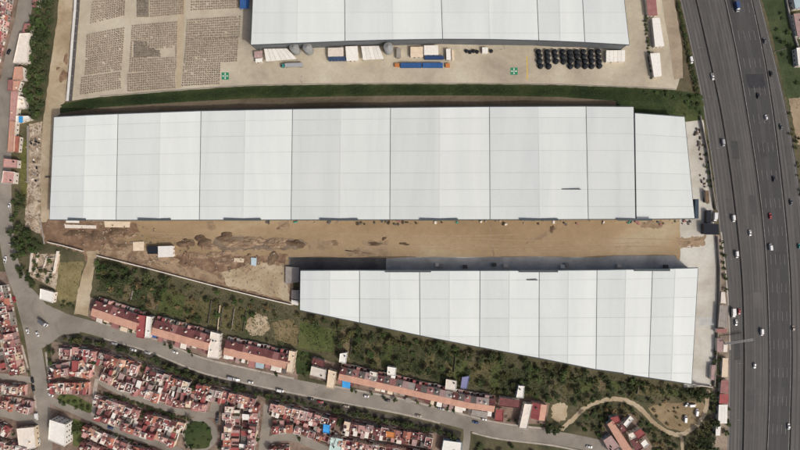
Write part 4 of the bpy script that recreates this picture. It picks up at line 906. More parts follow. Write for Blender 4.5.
solo([(446, 379), (457, 381), (456, 391), (445, 389)], 4.5, 'offwhite', 'cream annex left of the violet sheet roof behind the long terrace', M['cream'], seed=12)
solo([(462, 377), (469.5, 376), (467, 389), (460.5, 388)], 3.2, 'violet', 'pale violet sheet roof behind the long salmon terrace', seed=13, tanks=0)
solo([(500, 397), (520.5, 400.5), (519.5, 408), (499, 406)], 5.0, 'maroon', 'maroon roofed house at the east end of the long salmon terrace', seed=14, tanks=0)
solo([(496, 409), (503.5, 409.5), (503, 421.5), (494.5, 421)], 3.6, 'red', 'red roofed front annex at the east end of the long salmon terrace', seed=15, tanks=0)
solo([(518.5, 385.5), (524.5, 386), (523.5, 398), (516, 397.5)], 5.2, 'white', 'slim white building standing in the trees above the terrace end', M['white'], seed=16, tanks=1)
solo([(524.5, 403.5), (532.5, 404.2), (527, 429), (519, 428.5)], 5.8, 'offwhite', 'long pale roofed house facing the street by the red and salmon house', seed=17, tanks=0)
solo([(533, 402), (548, 405.5), (545.5, 421), (530, 418)], 5.4, 'red', 'gabled house with one red and one salmon slope at the east end of the street', gable=('salmon', 'red'), seed=18, tanks=0) if False else None
def twotone():
    h = 5.4; root = empty('house', W(538, 411)); O = root.location
    A, B, C, D = [W(*p, h) - O for p in ((532.5, 402), (547, 405), (544.5, 421), (530.5, 418))]; f = .56
    m0, m1 = A.lerp(B, f), D.lerp(C, f)
    def flatq(p, z): return Vector((p.x, p.y, z))
    m = MB(); ctr = (A + B + C + D) / 4; Q = [p + (ctr - p).normalized() * .3 for p in (D, C, B, A)]; m.hexa([flatq(p, 0) for p in Q], [flatq(p, h) for p in Q]); obj('walls', m, M['wallpink'], root)
    slab('roof_slope', [flatq(D, h + .01), flatq(m1, h + 1.3), flatq(m0, h + 1.3), flatq(A, h + .01)], .12, M['red'], root)
    slab('roof_slope', [flatq(m1, h + 1.301), flatq(C, h + .01), flatq(B, h + .01), flatq(m0, h + 1.301)], .12, M['salmon'], root)
    m = MB(); m.poly([flatq(Q[0], h), flatq(Q[1], h), flatq(Q[0].lerp(Q[1], f), h + 1.25)]); obj('gable_wall', m, M['wallpink'], root); m = MB(); m.poly([flatq(Q[3], h), flatq(Q[2], h), flatq(Q[3].lerp(Q[2], f), h + 1.25)]); obj('gable_wall', m, M['wallpink'], root)
    m = MB(); c = A.lerp(C, .3); m.box(c.x - .5, c.y - .5, h, c.x + .5, c.y + .5, h + 2); obj('chimney', m, M['darkconc'], root)
    tag(root, 'gabled house with one red and one salmon slope at the east end of the street', 'house')
twotone()
# south side of the main street and the blocks behind it
g2 = 'small houses south of the main street'
Mline = [(104, 349), (154, 366.5), (191, 379), (229, 388.5), (258, 396)]
house_row(Mline, 15.5, (-.3, 1), 24, "the main street's south row", g2, 21, skip=(6, 14))
house_row([(62, 345), (82, 346), (100, 348)], 14, (-.1, 1), 6, 'the short row at the street junction', g2, 22)
house_row([(53, 378), (75, 374), (93, 377)], 14, (0, -1), 6, 'the row behind the junction houses', g2, 23)
house_row([(52, 380.5), (72, 380.5), (91, 381)], 13, (0, 1), 7, 'the short row above the green garden', g2, 24)
house_row([(101, 380), (125, 389.7), (150, 398), (175, 406), (208, 410.5)], 16, (.3, -1), 16, "the second street's north row", g2, 25)
house_row([(98, 392.5), (119, 399.5), (154, 411.5), (187, 421)], 13, (-.3, 1), 14, "the second street's south row", g2, 26, skip=(7,))
house_row([(97, 417), (120, 427), (150, 437), (176, 445)], 13, (.3, -1), 12, "the third street's north row", g2, 27)
house_row([(88, 422), (114, 434), (140, 443.5), (170, 453)], 13, (-.3, 1), 13, "the third street's south row", g2, 28)
house_row([(86, 437), (120, 452)], 13, (-.3, 1), 6, "the row below the third street", g2, 29)
house_row([(225, 404), (224, 430), (223, 456)], 17, (1, 0), 8, "the column right of the roundabout", g2, 30, end='north')
house_row([(261, 404), (259, 430), (256, 456)], 17, (-1, 0), 8, "the column left of the side street", g2, 31, end='north')
house_row([(273, 399), (307, 408), (349, 418.5), (387, 425), (433, 433)], 15.5, (-.25, 1), 22, "the eastern south row", g2, 32, skip=(9,))
house_row([(274, 432), (296, 431), (312, 436), (334, 444)], 13, (.2, -1), 9, 'the row above the curving side street', g2, 33)
house_row([(340, 435), (387, 443), (433, 450)], 14, (-.2, 1), 14, "the eastern block bottom row", g2, 34)
house_row([(340, 434), (387, 442), (433, 449.5)], 1, (.2, -1), 1, 'x', g2, 35) if False else None
house_row([(84, 352), (96.5, 374)], 10, (-1, .3), 4, 'the short column beside the paved lane', g2, 36, end='north')
house_row([(270, 444), (290, 444)], 12, (0, 1), 4, 'the row below the curving side street', g2, 37)
house_row([(188, 384), (214, 391)], 10, (-.2, 1), 4, 'the short row above the roundabout', g2, 38)
# west side blocks
g3 = 'houses west of the western street'
house_row([(9, 284), (13.5, 305), (19, 334), (26, 372)], 15, (-1, .1), 13, 'the column facing the western street', g3, 41, end='north')
house_row([(-22, 290), (-16, 320), (-4, 372)], 14, (1, -.1), 11, "the outer western column", g3, 42, end='north')
house_row([(-14, 381), (28, 383)], 12, (0, 1), 8, "the upper row west of the street", g3, 43)
house_row([(-14, 406), (14, 409), (33, 413)], 13, (0, -1), 9, 'the pink row west of the street', g3, 44, roof=['pink', 'salmon', 'rose', 'pink', 'salmon', 'brick', 'pink', 'rose', 'pink'])
house_row([(-16, 418), (5, 421), (14, 426)], 13, (-.1, 1), 5, 'the bottom left side row', g3, 45)
house_row([(-12, 436), (14, 440), (38, 446)], 13, (-.1, 1), 9, "the row at the bottom left corner", g3, 46)
house_row([(15, -6), (11, 20), (4, 48), (-3, 80)], 13, (-1, 0), 15, "the top left column", g3, 47, end='north')
house_row([(-6, 86), (-9, 140)], 10, (-1, 0), 8, "the left edge column", g3, 48, end='north')
solo([(17, 428.5), (34, 427), (36, 448), (20, 452)], 5, 'offwhite', 'large off white flat roofed house at the bottom left beside the street', M['cream'], seed=20)
b = solo([(50, 419.5), (66, 424.5), (65, 446.5), (48.5, 439.5)], 9.0, 'white', 'tall white flat roofed block standing alone by the street corner', M['white'], name='apartment_block', seed=21, tanks=0)
solo([(443.5, 440), (462, 442.5), (461, 456), (441, 454)], 5.0, 'white', 'white and pale blue roofed building by the side road at the bottom', M['paleblue'], seed=22, parapet='paleblue')
solo([(331, 437), (343, 439), (341, 453), (329, 451)], 5.4, 'mint', 'pale mint roofed house at the bottom edge', seed=23)
solo([(386, 431), (395, 432.5), (394.5, 438), (385.5, 437)], 6.2, 'orange', 'house with bright orange and yellow roof in the eastern block', seed=24, tanks=0)
solo([(323.5, 424), (330.5, 425), (329.5, 433.5), (323, 432.5)], 6.2, 'skyblue', 'house with a blue sheet roof in the eastern block', seed=25, tanks=0)
solo([(72.5, 360.5), (79, 361), (78, 372), (72, 371.5)], 6.2, 'red', 'house with a bright red flat roof near the junction', seed=26, tanks=0)
solo([(50, 367.5), (57, 370), (66, 377), (54, 376)], 4.0, 'white', 'small white wedge shaped roof beside the western street', seed=27, tanks=0)
solo([(40.5, 288.5), (54.5, 292.5), (53, 303), (40, 299)], 4.0, 'white', 'white roofed workshop beside the street junction', M['offwhite'], name='workshop', seed=28, tanks=0)
# bottom right group
solo([(607, 424), (612.5, 420), (634, 452), (626, 456)], 5.4, 'salmon', 'long salmon roof running down the picture in the bottom right cluster', seed=30, tanks=0)
solo([(610, 417.5), (618, 415.5), (620.5, 421.5), (613.5, 424.5)], 5.2, 'red', 'red roofed house topping the bottom right cluster', seed=31, tanks=0)
solo([(623, 424), (630, 415.5), (633.5, 419), (626.5, 427)], 5.0, 'white', 'small white roofed house right of the red roof in the bottom right cluster', seed=32)
solo([(633.5, 433), (640, 428.5), (645.5, 434), (638.5, 439)], 5.0, 'red', 'red square roofed house in the bottom right cluster', seed=33, tanks=0)
solo([(640.5, 443), (645, 439), (649, 444.5), (644, 448)], 4.4, 'white', 'small white square roofed hut in the bottom right cluster', seed=34, tanks=0)
solo([(618.5, 426), (623, 424), (627, 431), (622, 433.5)], 5.2, 'maroon', 'maroon roofed house between the salmon roof and the small white house', seed=38, tanks=1)
solo([(630, 441), (636, 438), (643, 448), (636, 452)], 5.0, 'maroon', 'maroon roofed house beside the white square hut', seed=35, tanks=1)
solo([(603, 440), (611, 435), (620, 447), (610, 453)], 5.0, 'greypink', 'greyish flat roofed house left of the long salmon roof', seed=36, tanks=2)
solo([(628, 434), (633, 432), (636, 437), (630, 440)], 4.6, 'offwhite', 'cream roofed annex in the bottom right cluster', seed=37)
# west strip buildings beside the canal trees
solo([(20, 33.5), (30.5, 33), (27, 62), (23, 64), (13.5, 62.5)][:1] + [(30.5, 33), (27, 63), (13.5, 63)], 6.0, 'offwhite', 'long pale grey roofed shed between the western street and the canal trees', M['offwhite'], seed=50, tanks=0)
solo([(25, 24), (30.5, 23.5), (29.5, 33), (22.5, 33)], 4.5, 'rose', 'faded red roofed house above the long pale grey shed', seed=51, tanks=0)
solo([(33.5, -4), (38.5, -4), (36.5, 8), (32.5, 7)], 4.5, 'rose', 'pinkish roofed house at the top edge beside the canal trees', seed=52)
solo([(15, 67), (22.5, 66.5), (23.5, 80), (13, 80)], 4.8, 'salmon', 'salmon roofed house below the long pale grey shed', seed=53, tanks=0)
solo([(8.5, 80), (13, 80), (12.5, 91), (8, 91)], 4.0, 'rose', 'narrow rose roofed house left of the canal trees', seed=54, tanks=0)
solo([(14, 81), (21, 81), (17.5, 91), (13, 91)], 4.0, 'salmon', 'small salmon roofed house left of the canal trees', seed=55)
solo([(11.5, 91.5), (18.5, 91), (15.5, 121), (10, 121)], 4.6, 'pink', 'upper long pink roofed building along the western street', seed=56, tanks=1)
solo([(10, 121.5), (15.2, 121.5), (13.5, 152), (8, 152)], 4.6, 'salmon', 'lower long pink roofed building along the western street', seed=57, tanks=0)
solo([(14.5, 136), (20, 136.5), (18.5, 152.5), (14, 152.5)], 3.6, 'brick', 'orange brown lean-to roof beside the lawn strip', seed=58, tanks=0)
solo([(16.5, 115.8), (29, 116), (30.5, 119), (29, 123.5)][:3] + [(16, 123)], 4.2, 'white', 'white roofed hut with a blue stripe beside the canal trees', seed=59, tanks=0)
m = MB(); a, c_ = W(18.8, 116.3, 4.9), W(22.8, 122.6, 4.9); m.box(a.x, c_.y, 4.9, c_.x, a.y, 4.98); o = obj('roof_tarp', m, M['skyblue']); tag(o, 'blue tarp lying across the white hut roof by the canal trees', 'tarp')
m = MB(); m.box(a.x + .2, c_.y + .1, 4.3, c_.x - .2, a.y - .1, 4.9); o2 = obj('frame', m, M['steel'], o)
solo([(4, 158.5), (17.5, 160), (17, 168), (4, 167.5)], 4.4, 'pink', 'pink roofed house by the western street below the lawn strip', seed=60)
solo([(3.5, 171), (15, 172), (14, 184), (2, 183)], 4.4, 'pink', 'lower pink roofed house by the western street', seed=61, parapet='white')
solo([(18.5, 96), (24, 97), (26.5, 108), (17, 109)], 3.5, 'offwhite', 'small off white house beside the canal trees', seed=62, tanks=3)
# far right
solo([(792, -6), (803, -6), (804, 8), (795, 9)], 4.5, 'paleblue', 'pale roofed building at the top right corner', seed=63, tanks=0)
solo([(796, 48), (806, 47), (808, 66), (798, 66)], 4.5, 'white', 'white roofed building at the right edge above the bare ground', seed=64, tanks=0)
solo([(793, 14), (802, 13), (804, 38), (797, 36)], 3.6, 'greypink', 'greyish roofed building at the right edge behind the verge wall', seed=65)
# ruined plot: partition walls
rr = random.Random(9)
for k, (x, y, L, a) in enumerate(((38, 258, 8, 1.5), (46, 262, 9, 1.3), (42, 268, 7, .2), (52, 258, 6, .1), (49, 272, 8, -.2), (36, 270, 6, 1.4))):
    root = obj('broken_wall', MB().box(-L / 2, -.15, 0, L / 2 - 1, .15, 1.5).box(L / 2 - .998, -.15, 0, L / 2, .15, .7), M['offwhite']); root.location = W(x, y) + Vector((0, 0, .015)); root.rotation_euler = (0, 0, a)
    tag(root, 'broken pale wall, %s from the west inside the ruined plot' % ORD[sorted([38, 46, 42, 52, 49, 36]).index(x) + 1], 'wall', 'broken walls of the ruined plot')

# ------------------------------------------------------------------ carports, stalls, huts
def carport(q, h, mat, label): return flat_shed(q, h, mat, label, 'carport', 'carport', posts=True)
carport([(226, 352.5), (234.5, 354), (233, 359.5), (225.5, 358.5)], 2.6, M['white'], 'white carport in front of the west end of the third terrace')
carport([(249, 359.8), (255.5, 361), (254.8, 368.5), (248, 367)], 2.6, M['rose'], 'faded pink carport in front of the third terrace')
carport([(256, 361), (264.5, 363), (263.5, 368.8), (255.5, 367.5)], 2.6, M['paleblue'], 'pale blue carport in front of the third terrace')
carport([(271.5, 364.5), (280.5, 366.8), (279.5, 371.5), (271, 369.5)], 2.6, M['offwhite'], 'off white carport near the east end of the third terrace')
carport([(342.5, 380.5), (350.5, 382), (350, 388.5), (342, 387)], 2.7, M['skyblue'], 'bright blue carport in front of the long terrace')
carport([(150.5, 331.5), (157.5, 333), (156.5, 338), (150, 336.8)], 2.6, M['blue'], 'deep blue carport in front of the second terrace')
carport([(455, 405.5), (463, 407), (462.5, 413), (454.5, 411.5)], 2.7, M['offwhite'], 'off white carport in front of the long terrace')
carport([(472, 409.5), (488, 412), (487, 418.5), (471, 415)], 2.6, M['conc'], 'wide grey carport near the east end of the long terrace')
carport([(97, 317.5), (103, 319.5), (102, 323.5), (96, 321.5)], 2.5, M['offwhite'], 'off white carport at the west end of the first terrace')
carport([(112, 322.5), (119, 325), (118, 329.5), (111, 327)], 2.5, M['rose'], 'pink carport in front of the first terrace')
carport([(121, 326), (128, 328.4), (127, 332.5), (120, 330.5)], 2.5, M['cream'], 'cream carport in front of the first terrace')
carport([(181, 342.5), (187, 344), (186, 349.5), (180, 348)], 2.5, M['offwhite'], 'off white carport in front of the second terrace')
carport([(406, 397.5), (411, 398.5), (410.6, 403), (405.5, 402)], 2.5, M['conc'], 'grey carport in front of the middle of the long terrace')
# hut on the soil yard
flat_shed([(158, 246.2), (173, 245.8), (173.3, 256.8), (158.2, 257.4)], 3.6, M['white'], 'white roofed site hut on the turned soil', 'hut', 'site_hut', tilt=.1)
flat_shed([(147.5, 246.3), (157.6, 246.2), (157.8, 253.8), (147.5, 254)], 2.6, M['darkbox'], 'low dark box against the white site hut', 'hut', 'site_hut', wallmat=M['conc'])  # low box with a dark top, west of the white hut
flat_shed([(133, 242), (144, 241.5), (144, 250.5), (133, 251)], .7, M['cream'], 'low cream slab foundation left of the site hut', 'foundation', 'foundation_slab', tilt=0)
def plate(q, h, mat, label, cat, name):
    P = [W(*p, h) for p in q]; m = MB(); m.hexa([Vector((p.x, p.y, .0)) for p in P][::-1], P[::-1]); o = obj(name, m, mat); tag(o, label, cat); return o
plate([(66, 220.5), (79, 220.8), (79, 223), (66, 222.6)], .5, M['white'], 'white concrete slab strip at the south west corner of the middle warehouse', 'slab', 'concrete_slab')
plate([(104, 221), (130, 221.5), (129.5, 227.5), (105, 227.2)], .45, M['cream'], 'large pale concrete slab south of the middle warehouse', 'slab', 'concrete_slab')
plate([(64.5, 224.5), (96, 225.4), (96, 228.6), (65, 228)], .4, M['offwhite'], 'long pale concrete slab beside the wet soil', 'slab', 'concrete_slab')
plate([(234, 258), (244, 258.5), (243.5, 262.5), (234, 262)], .5, M['cream'], 'small cream slab on the turned soil', 'slab', 'concrete_slab')
plate([(251, 257.5), (256.5, 258), (256, 266), (251, 265)], .8, M['paleblue'], 'pale blue sheet lying on the turned soil', 'sheet', 'tarp_sheet')
plate([(285.5, 266.5), (299, 267.5), (299, 282), (285.5, 284)], 2.2, M['conc'], 'grey dock platform at the west end of the wedge shaped warehouse', 'platform', 'dock_platform')
flat_shed([(292, 290), (299, 290), (299, 300), (291.5, 298.5)], 2.6, M['conc'], 'small grey hut at the west end of the wedge shaped warehouse', 'hut', 'site_hut')
flat_shed([(291.5, 299.6), (298.5, 300.6), (298, 305.5), (291.5, 304)], 2.8, M['white'], 'tiny white roofed hut at the corner of the wedge shaped warehouse', 'hut', 'site_hut')
# dark canopy by the highway with a trailer
flat_shed([(703.5, 223.5), (718, 224), (719, 234.8), (704, 234.5)], 4.0, M['darkbox'], 'black roofed gatehouse between the sandy yard and the highway', 'gatehouse', 'gatehouse', wallmat=M['darkconc'])
flat_shed([(706.5, 210.2), (710.6, 210.2), (711, 223), (706.5, 223)], 3.0, M['darkbox'], 'narrow black roofed shed left of the white box truck', 'shed', 'gate_shed', wallmat=M['darkconc'])
flat_shed([(705, 190.5), (708.5, 190.5), (709.5, 203), (705.8, 203)], 3.0, M['darksoil'], 'brown roofed hut beside the highway wall', 'hut', 'roadside_hut', wallmat=M['conc'])
flat_shed([(719.5, 305), (727.5, 305.5), (727.5, 327.5), (718, 327)], 3.4, M['conc'], 'grey bus stop canopy at the roadside', 'canopy', 'bus_stop_canopy', posts=True, ribs=4)
flat_shed([(721, 292), (724.5, 292), (726, 303.5), (720.5, 303)], 3.0, M['offwhite'], 'pale roadside stall above the grey bus stop canopy', 'stall', 'roadside_stall')
flat_shed([(716.5, 328.5), (727, 329), (726, 333), (716, 332.5)], 3.0, M['rose'], 'pinkish roadside stall below the grey bus stop canopy', 'stall', 'roadside_stall')
flat_shed([(717, 338), (723, 338), (722.5, 352), (717, 352)], 3.0, M['greypink'], 'greyish pink roadside stall by the footbridge', 'stall', 'roadside_stall')
flat_shed([(723.5, 343), (727.5, 343), (727.2, 352), (723, 352)], 3.0, M['offwhite'], 'off white roadside stall by the footbridge', 'stall', 'roadside_stall')
flat_shed([(722.5, 358), (728, 358), (727.5, 377), (721.5, 377)], 3.0, M['cream'], 'cream roadside stall above the red roofed shop', 'stall', 'roadside_stall')
flat_shed([(721, 380), (728.5, 380), (728.5, 393), (720, 393)], 3.4, M['rose'], 'faded red roofed roadside shop', 'shop', 'roadside_shop')
flat_shed([(719.5, 394), (728.5, 394), (728, 403.5), (719, 403.5)], 3.4, M['red'], 'bright red roofed roadside shop', 'shop', 'roadside_shop')
flat_shed([(718.5, 404.5), (727.5, 404.5), (727, 423.5), (718, 423.5)], 3.6, M['white'], 'long white roofed roadside shop', 'shop', 'roadside_shop', ribs=3)
flat_shed([(715.8, 425.5), (720.5, 425.5), (720, 435.5), (715.5, 435.5)], 3.4, M['white'], 'small white roofed hut at the bottom of the roadside row', 'hut', 'roadside_hut')
flat_shed([(711.5, 365), (715.5, 365), (714, 380), (710.5, 380)], 2.8, M['greypink'], 'slim pinkish hut between the concrete strip and the stalls', 'hut', 'roadside_hut')
# footbridge truss over the service road
def gantry():
    root = empty('footbridge', W(726, 344)); O = root.location; a, b = W(724, 343.8, 6) - O, W(752.5, 339.3, 6) - O; n = 9; d = (b - a).normalized(); s = Vector((-d.y, d.x, 0)) * .55
    for sg in (1, -1):
        for z in (0, 1.3): m = MB(); m.bar(a + s * sg + Vector((0, 0, z)), b + s * sg + Vector((0, 0, z)), .09); obj('chord', m, M['steel'], root)
        for k in range(n):
            p, q = a.lerp(b, k / n) + s * sg, a.lerp(b, (k + 1) / n) + s * sg; m = MB(); m.bar(p, q + Vector((0, 0, 1.3)), .05); obj('brace', m, M['steel'], root)
    m = MB(); t = Vector((0, 0, .08)); q = [a - s * .9, b - s * .9, b + s * .9, a + s * .9]; m.hexa(q, [p + t for p in q]); obj('deck', m, M['darkconc'], root)
    for f in (.02, .5, .98): p = a.lerp(b, f); m = MB(); m.cyl(p.x, p.y, -6, -.05, .28, n=8); obj('pier', m, M['conc'], root)
    tag(root, 'thin steel footbridge truss crossing the service road', 'footbridge')
gantry()

# ------------------------------------------------------------------ soil heaps
def heap(px, py, rx, ry, h, label, seed, ang=0, mat='darksoil', cat='soil heap', name='soil_heap'):
    rnd = random.Random(seed); nr, na = 7, 26; mb = MB(); ph = [rnd.uniform(0, 6.28) for _ in range(6)]
    mb.v.append((0, 0, h * rnd.uniform(.8, 1)))
    for i in range(1, nr + 1):
        f = i / nr
        for k in range(na):
            a = 2 * math.pi * k / na; w_ = 1 + .22 * math.sin(2 * a + ph[0]) + .15 * math.sin(3 * a + ph[1]) + .1 * math.sin(5 * a + ph[2])
            z = h * (1 - f) ** .8 * (1 + .35 * math.sin(4 * a + ph[3] + 5 * f) * f + rnd.uniform(-.22, .22)) if i < nr else -.05
            mb.v.append((rx * f * w_ * math.cos(a), ry * f * w_ * math.sin(a), max(z, .0) if i < nr else -.02))
    for k in range(na): mb.f.append((0, 1 + k, 1 + (k + 1) % na))
    for i in range(nr - 1):
        for k in range(na): p = 1 + i * na + k; q = 1 + i * na + (k + 1) % na; mb.f.append((p, p + na, q + na, q))
    o = obj(name, mb, M[mat]); o.scale = (1, 1, .6); o.location = W(px, py) + Vector((0, 0, .03)); o.rotation_euler = (0, 0, ang); tag(o, label, cat, 'heaps of soil in the yard' if name == 'soil_heap' else None); return o
hs = [(186, 243, 6, 3.5, 2.2, 'large dark'), (203, 241, 6.5, 4, 2.4, 'large dark'), (211, 247, 5, 2.5, 1.4, 'flat brown'), (225, 236, 6, 2.8, 1.6, 'dark'), (232, 243, 9, 3.2, 1.8, 'long brown'), (252, 242, 11, 3.6, 2.0, 'long brown'), (276, 243, 10, 3.4, 1.9, 'long brown'), (296, 243.5, 6, 3.2, 2.2, 'steep dark'),
      (131, 236, 5, 2, 1.0, 'low brown'), (76, 233, 8, 3, .9, 'low damp'), (97, 236, 9, 3.5, 1.1, 'broad damp'), (116, 231, 7, 2.5, .9, 'low damp'), (226, 262, 7, 3.2, 1.2, 'broad brown'), (247, 268, 5, 3, 1.0, 'brown'), (218, 254, 8, 2.6, 1.0, 'long low'), (273, 258, 4, 5, 1.3, 'narrow dark'), (172, 262, 7, 2.5, .9, 'low brown'), (196, 256, 7, 2.2, .8, 'thin brown'),
      (375, 243.8, 6, 1.3, .8, 'long dark'), (384, 238.5, 2, 1.2, .8, 'small dark'), (357, 252, 3.5, 1.6, .8, 'small grey brown'), (283, 227, 4, 2.2, .9, 'small pale'), (404, 243.8, 4, 1.0, .7, 'small dark'), (552, 229, 1.8, 2.8, 1.0, 'small upright dark'), (699, 240.5, 4, 1.5, .9, 'low brown'), (690, 243, 2.4, 1.8, .9, 'small brown'), (334, 243, 4.5, 2, .8, 'flat brown'), (24, 60, 3, 3, .8, '')]
for i, (x, y, rx, ry, h, ds) in enumerate(hs[:-1]):
    near = 'turned soil' if x < 305 else 'sandy yard'
    idx = sorted([q[0] for q in hs[:-1] if (q[0] < 305) == (x < 305)]).index(x) + 1
    heap(x, y, rx, ry, h, '%s soil heap, %s from the west on the %s' % (ds, ORD[idx], near), 100 + i, rr.uniform(-.2, .2), 'darksoil' if 'dark' in ds or 'damp' in ds else 'soil')
for i, (x, y, rx, ry) in enumerate(((58, 68.5, 1.3, 1.3), (63.5, 76, 3, 4.5), (66, 59, 2, 3.5))):
    heap(x, y, rx, ry, .6, '%s brown soil heap from the west on the dirt track by the shelter' % ORD[sorted([58, 63.5, 66]).index(x) + 1], 200 + i, 0, 'redsoil')
heap(35, 190, 4, 5, 1.2, 'upper heap of rubble beside the dirt track', 210, mat='rubble', cat='rubble heap', name='rubble_heap'); heap(34, 205, 4, 6, 1.3, 'middle heap of rubble beside the dirt track', 211, mat='rubble', cat='rubble heap', name='rubble_heap'); heap(33, 220, 5, 5, 1.2, 'lower heap of rubble beside the dirt track', 212, mat='rubble', cat='rubble heap', name='rubble_heap')
# damp patches and tyre marks with their own shapes
for i, q in enumerate(([(488.5, 222), (490.5, 222), (492.5, 240), (494.5, 256), (493, 256), (490, 240)], [(534, 238), (548, 229), (556, 226), (554, 233), (542, 239), (524, 244)], [(360, 241), (388, 241), (392, 246), (366, 247)], [(345, 249), (385, 246), (392, 256), (350, 257)], [(640, 222), (664, 221), (662, 228), (642, 229)], [(676, 238), (706, 236), (704, 246), (680, 247)], [(310, 240), (336, 241), (330, 250), (308, 250)], [(206, 222), (214, 221), (216, 230), (208, 231)], [(278, 221), (290, 221), (288, 230), (279, 229)])):
    sheet('damp_patch', q, .0455 + i * .001, M['dampsand'], 1.6 if i else .4, 1.8, 300 + i)
CLODS = []
# ruts along the yard
for i, (xa, xb, y, dy) in enumerate(((150, 470, 233, 2), (160, 520, 236, -1), (330, 640, 247, -3), (340, 660, 249.5, -2.5), (420, 690, 239, 1), (500, 690, 252, -6))):
    ln = [(lerp(xa, xb, t / 10), y + dy * t / 10 + 1.2 * math.sin(t * .9 + i)) for t in range(11)]
    c = smooth(ln, 4); ribbon('tyre_rut', offset_line(c, -.35), offset_line(c, .35), .056 + i * .001, gm('rut sand', [(0, srgb(150, 129, 104)), (1, srgb(176, 155, 127))], scale=.2, fine=.5, finev=.25, grain=.15))
for i in range(26):
    hx, hy = rr.uniform(60, 280), 0; hy = lerp(232, 262, (hx - 60) / 220) + rr.uniform(-6, 10)
    if 140 < hx < 178 and 238 < hy < 262: continue
    heap(hx, hy, rr.uniform(.8, 2.6), rr.uniform(.7, 2.0), rr.uniform(.6, 1.5), 'small clod of churned earth, number %d from the top of the turned soil' % 0 if False else None, 600 + i, rr.uniform(0, 3), rr.choice(('redsoil', 'soil', 'darksoil')), None, 'clod'); CLODS.append(bpy.context.scene.collection.objects[-1])
CLODS.sort(key=lambda o: o.location.x)
for i, o in enumerate(CLODS): tag(o, 'small clod of churned earth, %s from left on the turned soil' % ORD[i + 1], 'clod', 'clods on the turned soil')
# clutter along the walls: stacks of boards, crates and scrap
rc_ = random.Random(15)
def stack(px, py, L, Wd, h, a, mat, label, group):
    root = empty('material_stack', W(px, py) + Vector((0, 0, .045)), a); n = 3
    for k in range(n):
        m = MB(); o = rc_.uniform(-.15, .15); m.box(-L / 2 + o, -Wd / 2 - o, h * k / n + .004, L / 2 + o, Wd / 2 - o, h * (k + 1) / n); obj('layer', m, M[mat], root)
    tag(root, label, 'stack', group)
xs = sorted([rc_.uniform(262, 690) for _ in range(34)] + [rc_.uniform(386, 404) for _ in range(8)])
for i, x in enumerate(xs): stack(x, rc_.uniform(221, 224.5), rc_.uniform(.8, 3.4), rc_.uniform(.6, 1.6), rc_.uniform(.4, 1.3), rc_.uniform(0, 3), rc_.choice(('darkconc', 'darkconc', 'conc', 'offwhite', 'teal', 'rose', 'trim', 'bark', 'bark')), 'small stack of site material, %s from left along the middle warehouse' % ORD[i + 1], 'stacks along the middle warehouse')
for i, y in enumerate(sorted(rc_.uniform(128, 202) for _ in range(22))): x = lerp(695, 706, (y - 118) / 90) + rc_.uniform(-2, 3); stack(x, y, rc_.uniform(.8, 3.6), rc_.uniform(.6, 1.6), rc_.uniform(.5, 1.4), 1.5 + rc_.uniform(-.3, .3), rc_.choice(('darkconc', 'bark', 'bark', 'conc')), 'brown material stack, %s from top on the strip beside the highway' % ORD[i + 1], 'stacks beside the highway')
for i, x in enumerate((437, 441, 465, 494, 505, 562, 566, 618, 665)): stack(x, 264.5 + (i % 3), 3.0, 2.4, 2.2, 0, ('offwhite', 'conc', 'darkconc', 'darkconc', 'offwhite', 'white', 'conc', 'offwhite', 'darkconc')[i], 'dock unit, %s from left in the wedge shaped warehouse shade' % ORD[i + 1], 'dock units')
for i, (x, y) in enumerate(sorted((rc_.uniform(30, 40), rc_.uniform(128, 182)) for _ in range(20))): stack(x, y, rc_.uniform(.8, 2.6), rc_.uniform(.6, 1.4), rc_.uniform(.4, 1.3), rc_.uniform(0, 3), rc_.choice(('darkconc', 'black', 'offwhite', 'conc')), 'small stack, %s from left on the pale ground beside the track' % ORD[i + 1], 'stacks beside the track')

# ------------------------------------------------------------------ vehicles (x forward, z up)
def loft(mb, secs):
    """secs: (x, half width bottom, half width top, z bottom, z top)"""
    b = len(mb.v)
    for (x, w0, w1, z0, z1) in secs:
        mb.v += [(x, -w0, z0), (x, w0, z0), (x, w0 * 1.0, lerp(z0, z1, .6)), (x, w1, z1), (x, -w1, z1), (x, -w0 * 1.0, lerp(z0, z1, .6))]
    n = len(secs)
    for i in range(n - 1):
        for k in range(6):
            p = b + i * 6 + k; q = b + i * 6 + (k + 1) % 6; mb.f.append((p, p + 6, q + 6, q)[::-1])
    mb.f.append(tuple(range(b, b + 6))); mb.f.append(tuple(range(b + (n - 1) * 6 + 5, b + (n - 1) * 6 - 1, -1)))
    return mb
VM = {}
def wheel_mesh(r, t):
    m = MB(); b = len(m.v); n = 14
    for y in (-t / 2, t / 2): m.v += [(r * math.cos(2 * math.pi * i / n), y, r * math.sin(2 * math.pi * i / n)) for i in range(n)]
    for i in range(n): m.f.append((i, (i + 1) % n, n + (i + 1) % n, n + i))
    m.f.append(tuple(range(n))); m.f.append(tuple(range(2 * n - 1, n - 1, -1))); m = m.mesh('wheel'); m.materials.append(M['tyre']); return m
VM['wheel'] = wheel_mesh(.33, .22); VM['bigwheel'] = wheel_mesh(.48, .3)
